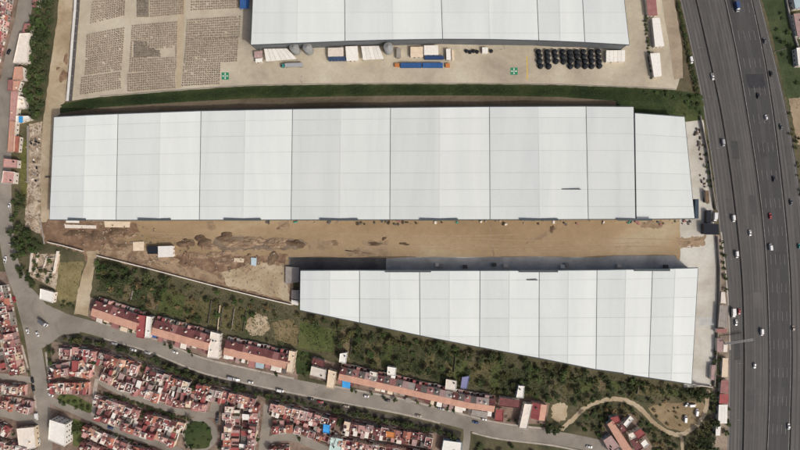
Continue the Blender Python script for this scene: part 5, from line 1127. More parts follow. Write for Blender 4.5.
def vparts():
    d = {}
    sedan = loft(MB(), [(-2.2, .72, .6, .35, .85), (-2.05, .84, .74, .25, .98), (-1.2, .87, .78, .22, 1.0), (.9, .87, .78, .22, .98), (1.9, .84, .7, .25, .86), (2.2, .7, .55, .35, .7)])
    d['sedan'] = [('body', sedan, 'P'), ('windows', loft(MB(), [(-1.65, .78, .7, .99, 1.0), (-1.15, .76, .62, .99, 1.40), (.25, .76, .62, .99, 1.42), (1.05, .77, .7, .96, .98)]), 'glass'),
                  ('roof', loft(MB(), [(-1.15, .64, .6, 1.405, 1.45), (.2, .64, .6, 1.425, 1.47)]), 'P')]
    d['hatch'] = [('body', loft(MB(), [(-1.85, .76, .66, .3, .95), (-1.7, .84, .74, .24, 1.0), (.8, .84, .75, .22, .98), (1.6, .8, .68, .25, .86), (1.85, .68, .55, .35, .7)]), 'P'),
                  ('windows', loft(MB(), [(-1.72, .76, .68, 1.0, 1.02), (-1.5, .74, .62, .99, 1.45), (.2, .74, .62, .99, 1.46), (.95, .74, .68, .96, .98)]), 'glass'), ('roof', loft(MB(), [(-1.5, .64, .6, 1.455, 1.5), (.15, .64, .6, 1.465, 1.51)]), 'P')]
    d['pickup'] = [('body', loft(MB(), [(-2.5, .86, .84, .4, .98), (-.5, .9, .84, .32, 1.0), (1.3, .9, .8, .32, 1.02), (2.3, .86, .74, .35, .95), (2.55, .72, .6, .45, .75)]), 'P'),
                   ('bed_floor', MB().box(-2.35, -.7, .985, -.6, .7, .995), 'darkconc'), ('windows', loft(MB(), [(-.55, .8, .72, 1.0, 1.02), (-.4, .78, .66, 1.0, 1.6), (.7, .78, .66, 1.0, 1.6), (1.35, .78, .72, 1.0, 1.02)]), 'glass'), ('roof', loft(MB(), [(-.4, .68, .64, 1.605, 1.65), (.65, .68, .64, 1.605, 1.65)]), 'P')]
    d['van'] = [('body', loft(MB(), [(-2.5, .92, .86, .35, 2.05), (-2.4, .96, .86, .3, 2.15), (1.2, .96, .86, .3, 2.15), (1.7, .95, .8, .3, 1.5), (2.45, .88, .72, .35, 1.0), (2.55, .75, .6, .45, .85)]), 'P'), ('windshield', loft(MB(), [(1.25, .78, .74, 2.06, 2.1), (1.78, .80, .74, 1.42, 1.46)]), 'glass')]
    d['truck'] = [('cargo_box', MB().box(-3.6, -1.2, .95, 1.4, 1.2, 3.3), 'P'), ('cab', loft(MB(), [(1.6, 1.1, 1.02, .6, 2.4), (2.7, 1.1, 1.0, .55, 2.4), (3.4, 1.08, .9, .5, 1.6), (3.6, 1.0, .85, .55, 1.2)]), 'cabP'), ('windshield', loft(MB(), [(2.75, .92, .9, 2.36, 2.42), (3.42, .85, .82, 1.58, 1.64)]), 'glass'), ('chassis', MB().box(-3.5, -.5, .5, 3.0, .5, .9), 'black')]
    d['trailer'] = [('cargo_box', MB().box(-8.2, -1.25, 1.1, 5.0, 1.25, 3.7), 'P'), ('cab', loft(MB(), [(5.5, 1.15, 1.1, .6, 3.0), (7.2, 1.15, 1.05, .55, 3.0), (8.0, 1.12, .95, .5, 2.0), (8.2, 1.05, .9, .55, 1.4)]), 'cabP'), ('windshield', loft(MB(), [(7.22, 1.0, .95, 2.95, 3.02), (8.02, .92, .9, 1.97, 2.03)]), 'glass'), ('chassis', MB().box(-8.0, -.5, .5, 7.0, .5, 1.05), 'black')]
    return {k: [(n, m.mesh(n), mt) for n, m, mt in v] for k, v in d.items()}
VP = vparts()
AX = {'sedan': (-1.35, 1.35), 'hatch': (-1.2, 1.2), 'pickup': (-1.6, 1.6), 'van': (-1.6, 1.6), 'truck': (-2.4, 2.6), 'trailer': (-7.2, -6.0, 4.0, 6.9)}
HWD = {'sedan': .82, 'hatch': .78, 'pickup': .85, 'van': .9, 'truck': 1.02, 'trailer': 1.05}
FR = {'sedan': (2.12, .62, .66), 'hatch': (1.78, .58, .68), 'pickup': (2.46, .62, .74), 'van': (2.46, .66, .86), 'truck': (3.56, .8, 1.0), 'trailer': (8.16, .85, 1.1)}
def vehicle(kind, color, px, py, ang, label, group=None, cab=None, z=.05, cat=None):
    root = empty('parked_car' if False else {'sedan': 'car', 'hatch': 'car', 'pickup': 'pickup', 'van': 'van', 'truck': 'truck', 'trailer': 'trailer_truck'}[kind], W(px, py) + Vector((0, 0, z)), ang)
    for n, me, mt in VP[kind]:
        inst(n, me, PAINT[color] if mt == 'P' else PAINT[cab or color] if mt == 'cabP' else M[mt], root)
    big = kind in ('truck', 'trailer'); r = .48 if big else .33
    for x in AX[kind]:
        for s in (-1, 1): o = inst('wheel', VM['bigwheel' if big else 'wheel'], None, root); o.location = (x, s * HWD[kind], r)
    fx, fy, fz = FR[kind]
    if 'lamp' not in VM: VM['lamp'] = MB().box(-.08, -.16, -.07, .06, .16, .07).mesh('headlight'); VM['lamp'].materials.append(M['headlight'])
    for s in (-1, 1): o = inst('headlight', VM['lamp'], None, root); o.location = (fx, s * fy * .8, fz)
    tag(root, label, {'sedan': 'car', 'hatch': 'car'}.get(kind, kind), group); return root
def hwang(px, py):
    """heading of the highway at this height of the photo"""
    t = .5; L = B1
    for a, b in zip(L, L[1:]):
        if a[1] <= py <= b[1]: return math.atan2(-(b[1] - a[1]), b[0] - a[0])
    return -math.pi / 2
gh = 'vehicles on the highway'; UP = math.pi
for kind, col, x, y, up, label in [
    ('truck', 'blue', 736, 7.5, 0, 'small truck with dark blue box and white cab near the top of the highway'), ('sedan', 'grey', 764, 41, 1, 'dark grey car by the right hand line near the top of the highway'),
    ('van', 'white', 690.5, 60.5, 0, 'white van on the service road near the grass bank'), ('pickup', 'white', 712, 77, 0, 'white pickup beside the barrier above the middle warehouse'),
    ('sedan', 'black', 770.5, 74, 1, 'black car at the right hand line level with the white pickup'), ('sedan', 'black', 757.5, 96, 1, 'black car in the dark central lanes just below the fresh asphalt'),
    ('hatch', 'white', 765.5, 117.5, 1, 'small white car in the dark central lanes level with the roof top edge'), ('sedan', 'grey', 780.5, 127, 1, 'dark grey car in the right hand carriageway beside the bare ground'),
    ('van', 'silver', 722.5, 143, 0, 'silver van beside the barrier'), ('sedan', 'black', 773.3, 179, 1, 'black car in the dark central lanes level with the middle warehouse'),
    ('sedan', 'grey', 790.5, 202, 1, 'dark grey car at the right edge level with the gatehouse'), ('sedan', 'red', 769.5, 216, 1, 'red car in the dark central lanes'),
    ('van', 'white', 732.8, 218.5, 0, 'white van on the service road level with the gatehouse'), ('sedan', 'white', 749.5, 233, 0, 'white car in the grey main lanes level with the sandy yard'),
    ('van', 'white', 769.8, 247, 1, 'white van in the dark central lanes'), ('van', 'white', 736, 254.5, 0, 'white van close to the barrier on the service road below the gatehouse'),
    ('hatch', 'teal', 798.5, 246, 1, 'teal car at the right edge of the picture'), ('van', 'white', 761, 332, 0, 'white van in the grey main lanes above the footbridge'),
    ('sedan', 'red', 738.6, 311.5, 0, 'red car beside the white truck at the bus stop'), ('sedan', 'white', 735.6, 322.5, 0, 'white car just below the white truck at the bus stop'),
    ('hatch', 'white', 754, 365.5, 0, 'white car in the grey main lanes below the footbridge'), ('sedan', 'white', 788, 426, 1, 'white car at the bottom right of the highway'),
    ('hatch', 'beige', 792.5, 328, 1, 'beige car at the right edge beside the dark central lanes'), ('truck', 'white', 732, 313, 0, 'white box truck stopped beside the grey bus stop canopy')]:
    vehicle(kind, col, x, y, hwang(x, y) + (UP if up else 0), label, gh, cab='white' if label.startswith('small truck') else None)
vehicle('truck', 'white', 713.7, 217.5, math.radians(-95), 'white box truck parked against the black roofed gatehouse', z=.04)
vehicle('trailer', 'silver', 292.5, 66.2, math.radians(182), 'long trailer truck with teal cab parked in the northern yard', cab='teal', z=.03)
vehicle('truck', 'grey', 44.5, 322.5, math.radians(-38), 'dark box truck with white cab at the street junction', cab='white', z=.06)
vehicle('van', 'white', 684.8, 418.5, math.radians(84), 'left white van on the brown clearing'); vehicle('van', 'white', 696.2, 412, math.radians(80), 'right white van on the brown clearing'); vehicle('van', 'white', 692, 405, math.radians(5), 'upper white van on the brown clearing'); vehicle('hatch', 'white', 686, 404.5, math.radians(40), 'small white car left of the upper van on the brown clearing')
gs = 'vehicles in the residential streets'
def sang(x):
    for a, b_ in zip(main_c[5:], main_c[6:]):
        if a[0] <= x <= b_[0]: return math.atan2(-(b_[1] - a[1]), b_[0] - a[0])
    return 0
for kind, col, x, y, flip, label in [('van', 'white', 280.5, 390.3, 0, 'white van on the main street below the third terrace'), ('sedan', 'red', 320.5, 401.5, 0, 'red car parked on the south side of the main street'), ('sedan', 'black', 311, 398.5, 0, 'black car parked left of the red car'),
    ('sedan', 'blue', 475.5, 422, 1, 'dark blue car driving near the east end of the main street'), ('hatch', 'white', 484, 419, 0, 'white car parked behind the dark blue car'), ('sedan', 'white', 175.5, 352, 0, 'white car on the main street in front of the second terrace'),
    ('pickup', 'white', 133.5, 349.5, 0, 'white pickup parked on the south side near the junction'), ('sedan', 'silver', 148, 352.5, 0, 'silver car parked right of the white pickup'), ('sedan', 'silver', 115, 343.3, 0, 'silver car parked left of the white pickup'),
    ('hatch', 'white', 251, 382, 0, 'small white car parked on the south side opposite the third terrace'), ('van', 'silver', 231.5, 378, 0, 'silver van parked on the south side opposite the third terrace'), ('sedan', 'white', 237, 379.3, 0, 'white car parked right behind the silver van'),
    ('sedan', 'beige', 346.5, 406, 0, 'beige car parked on the south side opposite the blue carport'), ('sedan', 'beige', 418.5, 415.5, 0, 'beige car parked on the south side opposite the grey carport'), ('hatch', 'white', 366.5, 396, 0, 'white car parked in front of the long terrace'), ('sedan', 'silver', 441, 408.5, 0, 'silver car parked in front of the long terrace'),
    ('sedan', 'black', 387.5, 400, 0, 'black car parked in front of the long terrace'), ('sedan', 'white', 589, 446.5, 0, 'white car at the bottom by the dirt path')]:
    vehicle(kind, col, x, y, sang(x) + (math.pi if flip else 0), label, gs, z=.07)
for kind, col, x, y, a, label in [('hatch', 'white', 28.3, 331, -78, 'left of the two white cars below the dark truck'), ('hatch', 'white', 38.3, 333.8, -70, 'right of the two white cars below the dark truck'), ('sedan', 'red', 14.8, 299, -75, 'red car parked on the western street by white roofs'),
    ('pickup', 'white', 6, 259.5, 80, 'white pickup on the western street beside the dark trees'), ('sedan', 'black', 33, 380, -80, 'upper black car parked on the western street'), ('sedan', 'black', 33.8, 388, -82, 'lower black car parked on the western street'),
    ('van', 'white', 37.5, 416, -85, 'white van parked at the west kerb of the street'), ('sedan', 'white', 39.5, 441, -88, 'white car parked at the bottom left of the western street'), ('van', 'white', 94.5, 430, 75, 'white van beside the small lawn near the third street'),
    ('sedan', 'black', 9.3, 52, 65, 'black car on the upper western street'), ('hatch', 'white', 10.3, 205.5, 85, 'small white car by the trees of the western street'), ('sedan', 'white', 51.5, 394.5, -30, 'white car parked left of the green garden'),
    ('sedan', 'black', 218, 414.5, 85, 'black car parked right of the roundabout'), ('sedan', 'grey', 217.5, 420, 85, 'grey car parked behind the black car right of the roundabout'), ('sedan', 'silver', 156, 401.5, -20, 'silver car on the second street'), ('sedan', 'blue', 111, 427.5, -24, 'dark blue car on the third street')]:
    vehicle(kind, col, x, y, math.radians(a), label, gs, z=.09)

# ------------------------------------------------------------------ trees and undergrowth
def quads_mesh(name, C, size, rng, tilt=.8, mat=None, tri=False):
    """leaf-sized bent quads at points C (n,3)"""
    n = len(C); nrm = rng.normal(0, tilt, (n, 3)); nrm[:, 2] = np.abs(nrm[:, 2]) + .35; nrm /= np.linalg.norm(nrm, axis=1)[:, None]
    t = np.cross(nrm, rng.normal(0, 1, (n, 3))); t /= np.linalg.norm(t, axis=1)[:, None]; b = np.cross(nrm, t)
    s = (size * rng.uniform(.6, 1.35, n))[:, None]; a = rng.uniform(.55, 1.0, n)[:, None]
    v = np.stack([C - t * s, C - b * s * a * .7 + nrm * s * .15, C + t * s, C + b * s * a * .7 + nrm * s * .15], 1).reshape(-1, 3)
    m = bpy.data.meshes.new(name); m.vertices.add(4 * n); m.vertices.foreach_set('co', v.astype(np.float32).ravel()); m.loops.add(4 * n); m.loops.foreach_set('vertex_index', np.arange(4 * n, dtype=np.int32)); m.polygons.add(n)
    m.polygons.foreach_set('loop_start', np.arange(0, 4 * n, 4, dtype=np.int32)); m.polygons.foreach_set('loop_total', np.full(n, 4, dtype=np.int32)); m.update(calc_edges=True); m.validate()
    if mat: m.materials.append(mat)
    return m
def crown_mesh(seed, R, Ht, z0, mat, n_clump=15, per=26, size=.36):
    rng = np.random.default_rng(seed); pts = []
    for k in range(n_clump):
        d = rng.normal(0, 1, 3); d /= np.linalg.norm(d); d[2] = abs(d[2]) * .9 - .15; rad = rng.uniform(.35, .85) * (1 if k else 0)
        c = np.array([d[0] * R * rad, d[1] * R * rad, z0 + Ht * .45 + d[2] * Ht * .5 * rad]); r = R * rng.uniform(.22, .42)
        q = rng.normal(0, 1, (per, 3)); q /= np.linalg.norm(q, axis=1)[:, None]; q *= (r * rng.uniform(.55, 1.0, per))[:, None]; q[:, 2] *= .75; pts.append(c + q)
    return quads_mesh('crown', np.concatenate(pts), size, rng, .7, mat)
def trunk_mesh(seed, h, r):
    rnd = random.Random(seed); m = MB(); m.cyl(0, 0, -.1, h * .55, r, r * .7, n=7)
    for k in range(5):
        a = k * 1.257 + rnd.uniform(-.4, .4); p = Vector((0, 0, h * rnd.uniform(.4, .52))); q = p + Vector((math.cos(a) * h * .3, math.sin(a) * h * .3, h * rnd.uniform(.2, .38))); b0 = len(m.v); m.bar(p, q, r * .3)
    return m.mesh('trunk')
KIND = {}
def tree_kind(kind, v):
    if (kind, v) not in KIND:
        leaf = {'dark': 'leaf_a', 'olive': 'leaf_b', 'mid': 'leaf_c', 'dry': 'leaf_d'}[kind]
        tm = trunk_mesh(v, 4.0, .2); tm.materials.append(M['bark'])
        KIND[(kind, v)] = (tm, crown_mesh(100 + v * 7 + len(kind), 2.6, 3.6, 1.7, M[leaf], 13 + v * 2, 26 + v, .34 + .03 * v))
    return KIND[(kind, v)]
TREES = []
def tree(px, py, r, kind, rnd, label, group, low=False, order='left'):
    TREES.append(dict(p=(px, py), r=r, kind=kind, v=rnd.randrange(4), a=rnd.uniform(0, 6.28), f=rnd.uniform(.45, .6) if low else rnd.uniform(.8, 1.15), label=label, group=group, low=low, order=order))
def plant_all():
    keep = []; rest = []
    for low in (False, True):
        L = sorted([t for t in TREES if t['low'] == low], key=lambda t: -t['r'] - (10 if '%s' not in t['label'] else 0)); keep += L[:290]; rest += L[290:]
    byg = {}
    for t in keep: byg.setdefault(t['group'], []).append(t)
    for g_, L in byg.items():
        L.sort(key=lambda t: t['p'][0] if t['order'] == 'left' else t['p'][1])
        for i, t in enumerate(L):
            tm, ch = tree_kind(t['kind'], t['v']); root = empty('bush' if t['low'] else 'tree', W(*t['p']), t['a']); s = t['r'] / 2.6; root.scale = (s, s, s * t['f'])
            inst('trunk', tm, None, root); inst('crown', ch, None, root)
            lb = t['label']; lb = lb % (ORD[i + 1] + ' from ' + t['order']) if '%s' in lb else lb
            if len(lb.replace('-', ' ').split()) > 16: print('LONG', lb)
            tag(root, lb, 'bush' if t['low'] else 'tree', g_)
    for kind in ('dark', 'olive', 'mid', 'dry'):
        V = []; F = 0
        for t in rest:
            if t['kind'] != kind: continue
            ch = tree_kind(kind, t['v'])[1]; co = np.empty(len(ch.vertices) * 3, np.float32); ch.vertices.foreach_get('co', co); co = co.reshape(-1, 3); s = t['r'] / 2.6; c, d = math.cos(t['a']) * s, math.sin(t['a']) * s; w0 = W(*t['p'])
            V.append(np.stack([co[:, 0] * c - co[:, 1] * d + w0.x, co[:, 0] * d + co[:, 1] * c + w0.y, co[:, 2] * s * t['f'] - (.6 * s if t['low'] else 1.2 * s)], 1))
        if not V: continue
        v = np.concatenate(V); n = len(v) // 4; m = bpy.data.meshes.new('thicket'); m.vertices.add(4 * n); m.vertices.foreach_set('co', v.astype(np.float32).ravel()); m.loops.add(4 * n); m.loops.foreach_set('vertex_index', np.arange(4 * n, dtype=np.int32)); m.polygons.add(n)
        m.polygons.foreach_set('loop_start', np.arange(0, 4 * n, 4, dtype=np.int32)); m.polygons.foreach_set('loop_total', np.full(n, 4, dtype=np.int32)); m.update(calc_edges=True)
        tag(obj('thicket', m, M[{'dark': 'leaf_a', 'olive': 'leaf_b', 'mid': 'leaf_c', 'dry': 'leaf_d'}[kind]]), 'tangle of small %s shrubs between the bigger trees' % KN[kind], 'thicket', kind='stuff')
    print('trees', len(keep), 'joined', len(rest))
KN = {'dark': 'dark green', 'olive': 'olive green', 'mid': 'mid green', 'dry': 'dry brownish'}
def scatter(poly, n, rmin, rmax, kinds, where, group, seed, mind=.75, low=.4, avoid=(), order='left'):
    rnd = random.Random(seed); got = []; xs = [p[0] for p in poly]; ys = [p[1] for p in poly]; tries = 0
    while len(got) < n and tries < n * 60:
        tries += 1; x, y = rnd.uniform(min(xs), max(xs)), rnd.uniform(min(ys), max(ys)); r = rnd.uniform(rmin, rmax)
        if not inpoly((x, y), poly) or any(inpoly((x, y), a) for a in avoid): continue
        if any(math.hypot(x - a, y - b) * S < mind * (r + c) for a, b, c in got): continue
        got.append((x, y, r))
    for x, y, r in got:
        k = rnd.choice(kinds); lo = rnd.random() < low
        tree(x, y, r, k, rnd, KN[k] + (' low bush' if lo else ' tree') + ', %s ' + where, group + (' bushes ' if lo else ' trees ') + k, lo, order)
V1 = [(97, 261), (180, 281), (292, 309), (299, 314), (299, 345), (282, 345), (220, 329), (150, 311), (96, 292)]
V2 = [(301, 315), (400, 337), (500, 356), (600, 374), (690, 389), (709, 391), (706, 398), (690, 399), (664, 400), (648, 405), (622, 396), (600, 397), (580, 408), (552, 400), (480, 389), (410, 374), (345, 358), (314, 352), (301, 330)]
V3 = [(572, 424), (590, 410), (604, 404), (626, 404), (648, 422), (672, 437), (678, 452), (655, 452), (634, 414), (608, 414), (600, 436)]
V3b = [(688, 437), (704, 424), (713, 420), (716, 460), (686, 460)]
V4a = [(40, -8), (57, -8), (49, 60), (44, 110), (37, 122), (30, 105), (31, 66), (33, 30)]
V4b = [(15, 192), (26, 190), (25, 222), (38, 240), (48, 248), (30, 254), (20, 262), (12, 240)]
clear = [[(248, 316), (266, 314), (271, 326), (262, 337), (247, 336)], [(272, 322), (292, 318), (299, 330), (296, 346), (276, 340)], [(300, 322), (336, 330), (334, 352), (318, 352), (298, 348)], [(649, 408), (664, 402), (684, 403), (700, 399), (706, 408), (698, 424), (686, 432), (668, 428), (655, 416)], [(552, 403), (568, 402), (568, 420), (552, 423)]]
PLOTM = [gm('olive plot', [(0, srgb(84, 80, 54)), (1, srgb(112, 104, 74))], scale=.08, fine=.5, finev=.3, grain=.25), gm('green plot', [(0, srgb(66, 76, 44)), (1, srgb(92, 98, 58))], scale=.08, fine=.5, finev=.3, grain=.25), gm('brown plot', [(0, srgb(100, 90, 68)), (1, srgb(128, 114, 88))], scale=.08, fine=.5, finev=.3, grain=.25), gm('dark green plot', [(0, srgb(58, 62, 42)), (1, srgb(80, 80, 56))], scale=.08, fine=.5, finev=.3, grain=.25)]  # own ground tones of the garden plots, dealt out at random
rp = random.Random(61); PL = {0: [], 1: [], 2: [], 3: []}; plot_walls = []
def plots(low, high, x0, x1, sh, zz):
    x = x0
    while x < x1:
        x2 = min(x1, x + rp.uniform(8, 17)); k = rp.choice((0, 0, 1, 2, 3, 3)); yl, yh = (lambda q: interp(low, q)), (lambda q: interp(high, q)); f = rp.uniform(.0, .3)
        tp = lambda q: lerp(yh(q + sh), yl(q), f)
        poly = [(x + sh * (1 - f), tp(x)), (x2 + sh * (1 - f), tp(x2)), (x2, yl(x2)), (x, yl(x))]; sheet('garden_plot', poly, zz, PLOTM[k], .5, 4, int(x)); PL[k].append(poly)
        if rp.random() < .22: plot_walls.append([(x2 + .2, yl(x2) - 1), (x2 + sh * (1 - f) * .9 + .2, tp(x2) + 2)])
        x = x2 + .6
plots([(96, 290), (150, 309), (220, 328), (246, 334)], [(96, 272), (180, 289), (260, 309)], 98, 246, 4, .016)
plots([(338, 357), (410, 372), (480, 387), (552, 398)], [(300, 318), (400, 340), (500, 359), (600, 377)], 338, 548, 3, .016)
plots([(560, 396), (600, 390), (650, 396), (690, 397)], [(560, 370), (600, 377), (690, 390)], 562, 688, 2, .016)
for i, ln in enumerate(sorted(plot_walls)): wall(ln, 1.4, .2, M['conc'] if i % 4 == 0 else M['darkconc'], 'thin garden wall, %s from left behind the terraces' % ORD[i + 1], 'wall', 'garden_wall')
wall([(218, 331), (220.5, 305)], 1.8, .35, M['cream'], 'pale garden wall running up the slope above the second terrace', 'wall', 'garden_wall')
scatter([(97, 261), (170, 280), (165, 300), (110, 284), (97, 276)], 26, 2.2, 3.6, ['dark', 'dark', 'mid'], 'just below the pale retaining wall', 'upper slope', 401, .6, .2)
scatter(V1, 60, 1.2, 3.4, ['dark', 'olive', 'olive', 'mid', 'dry'], 'on the slope above the salmon terraces', 'slope', 402, .7, .45, clear)
scatter([(292, 309), (301, 314), (400, 336), (500, 355), (600, 373), (690, 388), (690, 396), (600, 384), (500, 366), (400, 348), (301, 325)], 75, 1.8, 3.2, ['dark', 'dark', 'mid', 'olive'], 'along the wedge shaped warehouse south wall', 'warehouse edge', 403, .6, .3)
scatter(V2, 130, 1.1, 3.8, ['dark', 'olive', 'mid', 'olive', 'dark'], 'in the gardens behind the long terrace', 'overgrown garden', 404, .7, .5, clear)
scatter(V3, 44, 1.3, 2.8, ['dark', 'olive', 'dry', 'mid'], 'inside the bend of the dirt path', 'dirt path', 405, .8, .4)
scatter(V3b, 18, 2.4, 4.6, ['dark', 'dark', 'olive'], 'in the bottom right thicket', 'bottom right thicket', 406, .6, .15)
scatter(V4a, 60, 2.2, 3.6, ['dark', 'dark', 'mid'], 'in the canal strip', 'canal strip', 407, .6, .1, (), 'top')
scatter(V4b, 26, 2.0, 3.6, ['dark', 'dark', 'mid'], 'beside the western street bend', 'street bend', 408, .6, .1)
scatter([(695, 385), (710, 387), (711, 398), (692, 399)], 6, 2.4, 3.4, ['dark'], 'at the foot of the concrete strip', 'strip foot', 409, .6, .1)
scatter([(625, 105), (690, 118), (704, 118), (699, 94), (676, 92), (640, 91)], 34, 1.0, 2.2, ['mid', 'dark'], 'at the east end of the grass bank', 'bank end', 410, .9, .6)
scatter([(32, 254), (58, 256), (52, 288), (34, 274)], 12, 1.2, 2.6, ['dark', 'olive', 'mid'], 'inside the ruined plot', 'ruined plot', 411, .8, .4)
scatter([(17, 262), (32, 272), (40, 288), (30, 284), (20, 270)], 8, 1.8, 3.0, ['dark'], 'below the ruined plot', 'street corner', 412, .6, .1)
scatter([(60, 300), (78, 305), (76, 312), (58, 308)], 5, 1.4, 2.2, ['dark', 'olive'], 'on the verge left of the dirt ramp', 'ramp verge', 413, .8, .3)
scatter([(299, 353), (309, 356), (310, 372), (298, 371)], 7, 1.2, 2.0, ['dark', 'mid'], 'on the green plot between the terraces', 'green plot', 414, .9, .7)
scatter([(62, 394), (90, 404), (90, 411), (78, 409), (58, 401)], 9, 1.2, 2.2, ['mid', 'dark', 'olive'], 'in the garden beside the third street', 'green garden', 415, .9, .3)
scatter([(74, 420), (91, 427), (86, 434), (73, 432)], 8, 1.8, 2.6, ['dark'], 'beside the tall white block', 'small lawn', 416, .7, .1)
scatter([(184, 422), (196, 420), (210, 426), (212, 440), (204, 449), (186, 448)], 16, 1.0, 2.2, ['mid', 'dark'], 'on the roundabout lawn', 'roundabout', 417, 1.2, .6)
scatter([(772, 4), (782, 2), (797, 80), (798, 100), (788, 106), (780, 60)], 10, 1.2, 2.4, ['dark', 'mid'], 'on the right hand grass verge', 'right verge', 418, 1.2, .5)
scatter([(786, 112), (794, 112), (804, 190), (800, 200)], 12, 1.2, 2.2, ['dark', 'olive'], 'along the right edge of the highway', 'right edge', 419, .8, .5)
scatter([(720.5, 240), (723.5, 240), (726, 290), (722, 292)], 9, 1.2, 2.0, ['dark'], 'along the roadside above the bus stop', 'roadside upper', 420, .8, .3)
scatter([(712, 352), (719, 352), (718, 420), (712, 420)], 16, 1.5, 2.6, ['dark', 'olive'], 'behind the roadside shops', 'roadside lower', 421, .7, .2)
scatter([(725, 408), (730, 408), (730, 434), (725, 434)], 4, 1.7, 2.4, ['dark'], 'beside the white roadside shop', 'shop kerb', 422, .8, 0)
scatter([(702, 138), (707, 138), (712, 185), (708, 188)], 12, .9, 1.7, ['dark', 'dry'], 'along the wall beside the highway', 'highway wall', 423, .8, .6)
scatter([(548, 422), (560, 424), (560, 432), (546, 430)], 4, 2.4, 3.0, ['dark'], 'over the street by the round clearing', 'round clearing', 424, .6, 0)
scatter([(478, 440), (500, 441), (530, 447), (560, 452), (530, 470), (476, 470)], 16, 1.8, 3.0, ['dark', 'dark', 'olive'], 'east of the side road', 'east side road', 425, .7, .1)
scatter([(650, 402), (664, 401), (690, 402), (690, 430), (668, 428), (655, 416)], 14, .8, 1.6, ['dry', 'olive', 'dark'], 'on the brown clearing', 'brown clearing', 426, 1.2, .9)
# strip of street trees between main street and the southern rows
ks = smooth([(64, 338), (104, 343), (154, 359), (191, 375), (229, 383.5), (265, 393), (307, 402.5), (349, 412), (387, 419.5), (432, 428), (458, 436)], 8); rs = random.Random(77); ss = cum(ks); dd = 3; k = 0; placed = []
while dd < ss[-1]:
    p, a = at_len(ks, ss, dd); dd += rs.uniform(3.2, 8.5)
    if any(abs(p[0] - q) < 4 for q in (115, 134, 148, 232, 251, 311, 321, 347, 418)): continue
    placed.append((p[0], p[1] + rs.uniform(-1, 1.5)))
for i, (x, y) in enumerate(placed):
    tree(x, y, rs.uniform(1.5, 2.9), rs.choice(['dark', 'dark', 'dark', 'olive']), rs, 'street tree, %s from left along the main street south kerb' % ORD[i + 1], 'street trees south kerb')
fl = [(107, 322.5), (132, 331), (166, 344), (172, 346), (190, 351), (193, 355), (241, 359), (277, 373), (305, 375), (352, 389), (356, 391), (372, 393), (384, 397), (395, 399), (418, 402), (430, 404), (436, 405), (447, 408), (453, 410), (508, 419), (515, 419), (540, 424)]
for i, (x, y) in enumerate(fl): tree(x, y, rs.uniform(1.2, 2.0), rs.choice(['dark', 'mid']), rs, 'small front garden tree, %s from the west before the salmon terraces' % ORD[i + 1], 'front garden trees')
cl = [(80, 337), (74, 338), (157, 357), (170, 369), (188, 370), (112, 396), (126, 398), (150, 408), (175, 414), (231, 403), (238, 411), (226, 441), (258, 438), (90, 355), (96, 362), (30, 371), (22, 372), (14, 374), (55, 352), (53, 362), (52, 350), (357, 412), (369, 414), (379, 423), (405, 424), (413, 424), (10, 430), (16, 433), (28, 430), (13, 320), (6, 324), (268, 397), (300, 437), (278, 446), (288, 449), (190, 417), (192, 447), (220, 446)]
def gaps(line, n, skip, depth):
    L = line; s_ = cum(L)
    for k in skip:
        p, a = at_len(L, s_, s_[-1] * (k + .5) / n)
        for q in (2.0, 6.0, 10.0):
            if q < depth: cl.append((p[0] - q * .3 + rs.uniform(-1, 1), p[1] + q + rs.uniform(-1, 1)))
gaps(Mline, 24, (6, 14), 9); gaps([(98, 392.5), (119, 399.5), (154, 411.5), (187, 421)], 14, (7,), 7); gaps([(273, 399), (307, 408), (349, 418.5), (387, 425), (433, 433)], 22, (9,), 9)
for i, (x, y) in enumerate(sorted(cl)): tree(x, y, rs.uniform(1.4, 2.6), rs.choice(['dark', 'dark', 'mid']), rs, 'green tree among the small houses, %s from the left edge' % ORD[i + 1], 'trees among the small houses')
hedge = [([(100, 392), (119, 397.5), (154, 409), (187, 419)], 'fronting the second street'), ([(90, 424), (114, 435), (140, 444), (150, 447)], 'fronting the third street'), ([(66, 340), (104, 345), (154, 361), (191, 376.5), (229, 385), (265, 395), (307, 404), (349, 414), (387, 421), (432, 430)], 'on the main street verge'), ([(645, 16), (647, 40), (650, 60), (652, 80)], 'by the gate road cabins'), ([(676, -4), (681, 16), (686, 40), (692, 66), (699, 96)], 'in the highway ditch'), ([(678, 6), (684, 36), (690, 66), (697, 96)], 'in the ditch bed')]
for ln, wh in hedge:
    ks = smooth(ln, 8); ss = cum(ks); dd = .5
    while dd < ss[-1]:
        p, a = at_len(ks, ss, dd); dd += rs.uniform(2.6, 6.5) if 'verge' in wh else rs.uniform(1.6, 3.6); tree(p[0] + rs.uniform(-.8, .8), p[1] + rs.uniform(-1, .8), rs.uniform(.9, 1.6), rs.choice(['dark', 'dark', 'olive']), rs, 'low green hedge bush, %s ' + wh, 'hedge bushes ' + wh, True)
plant_all()
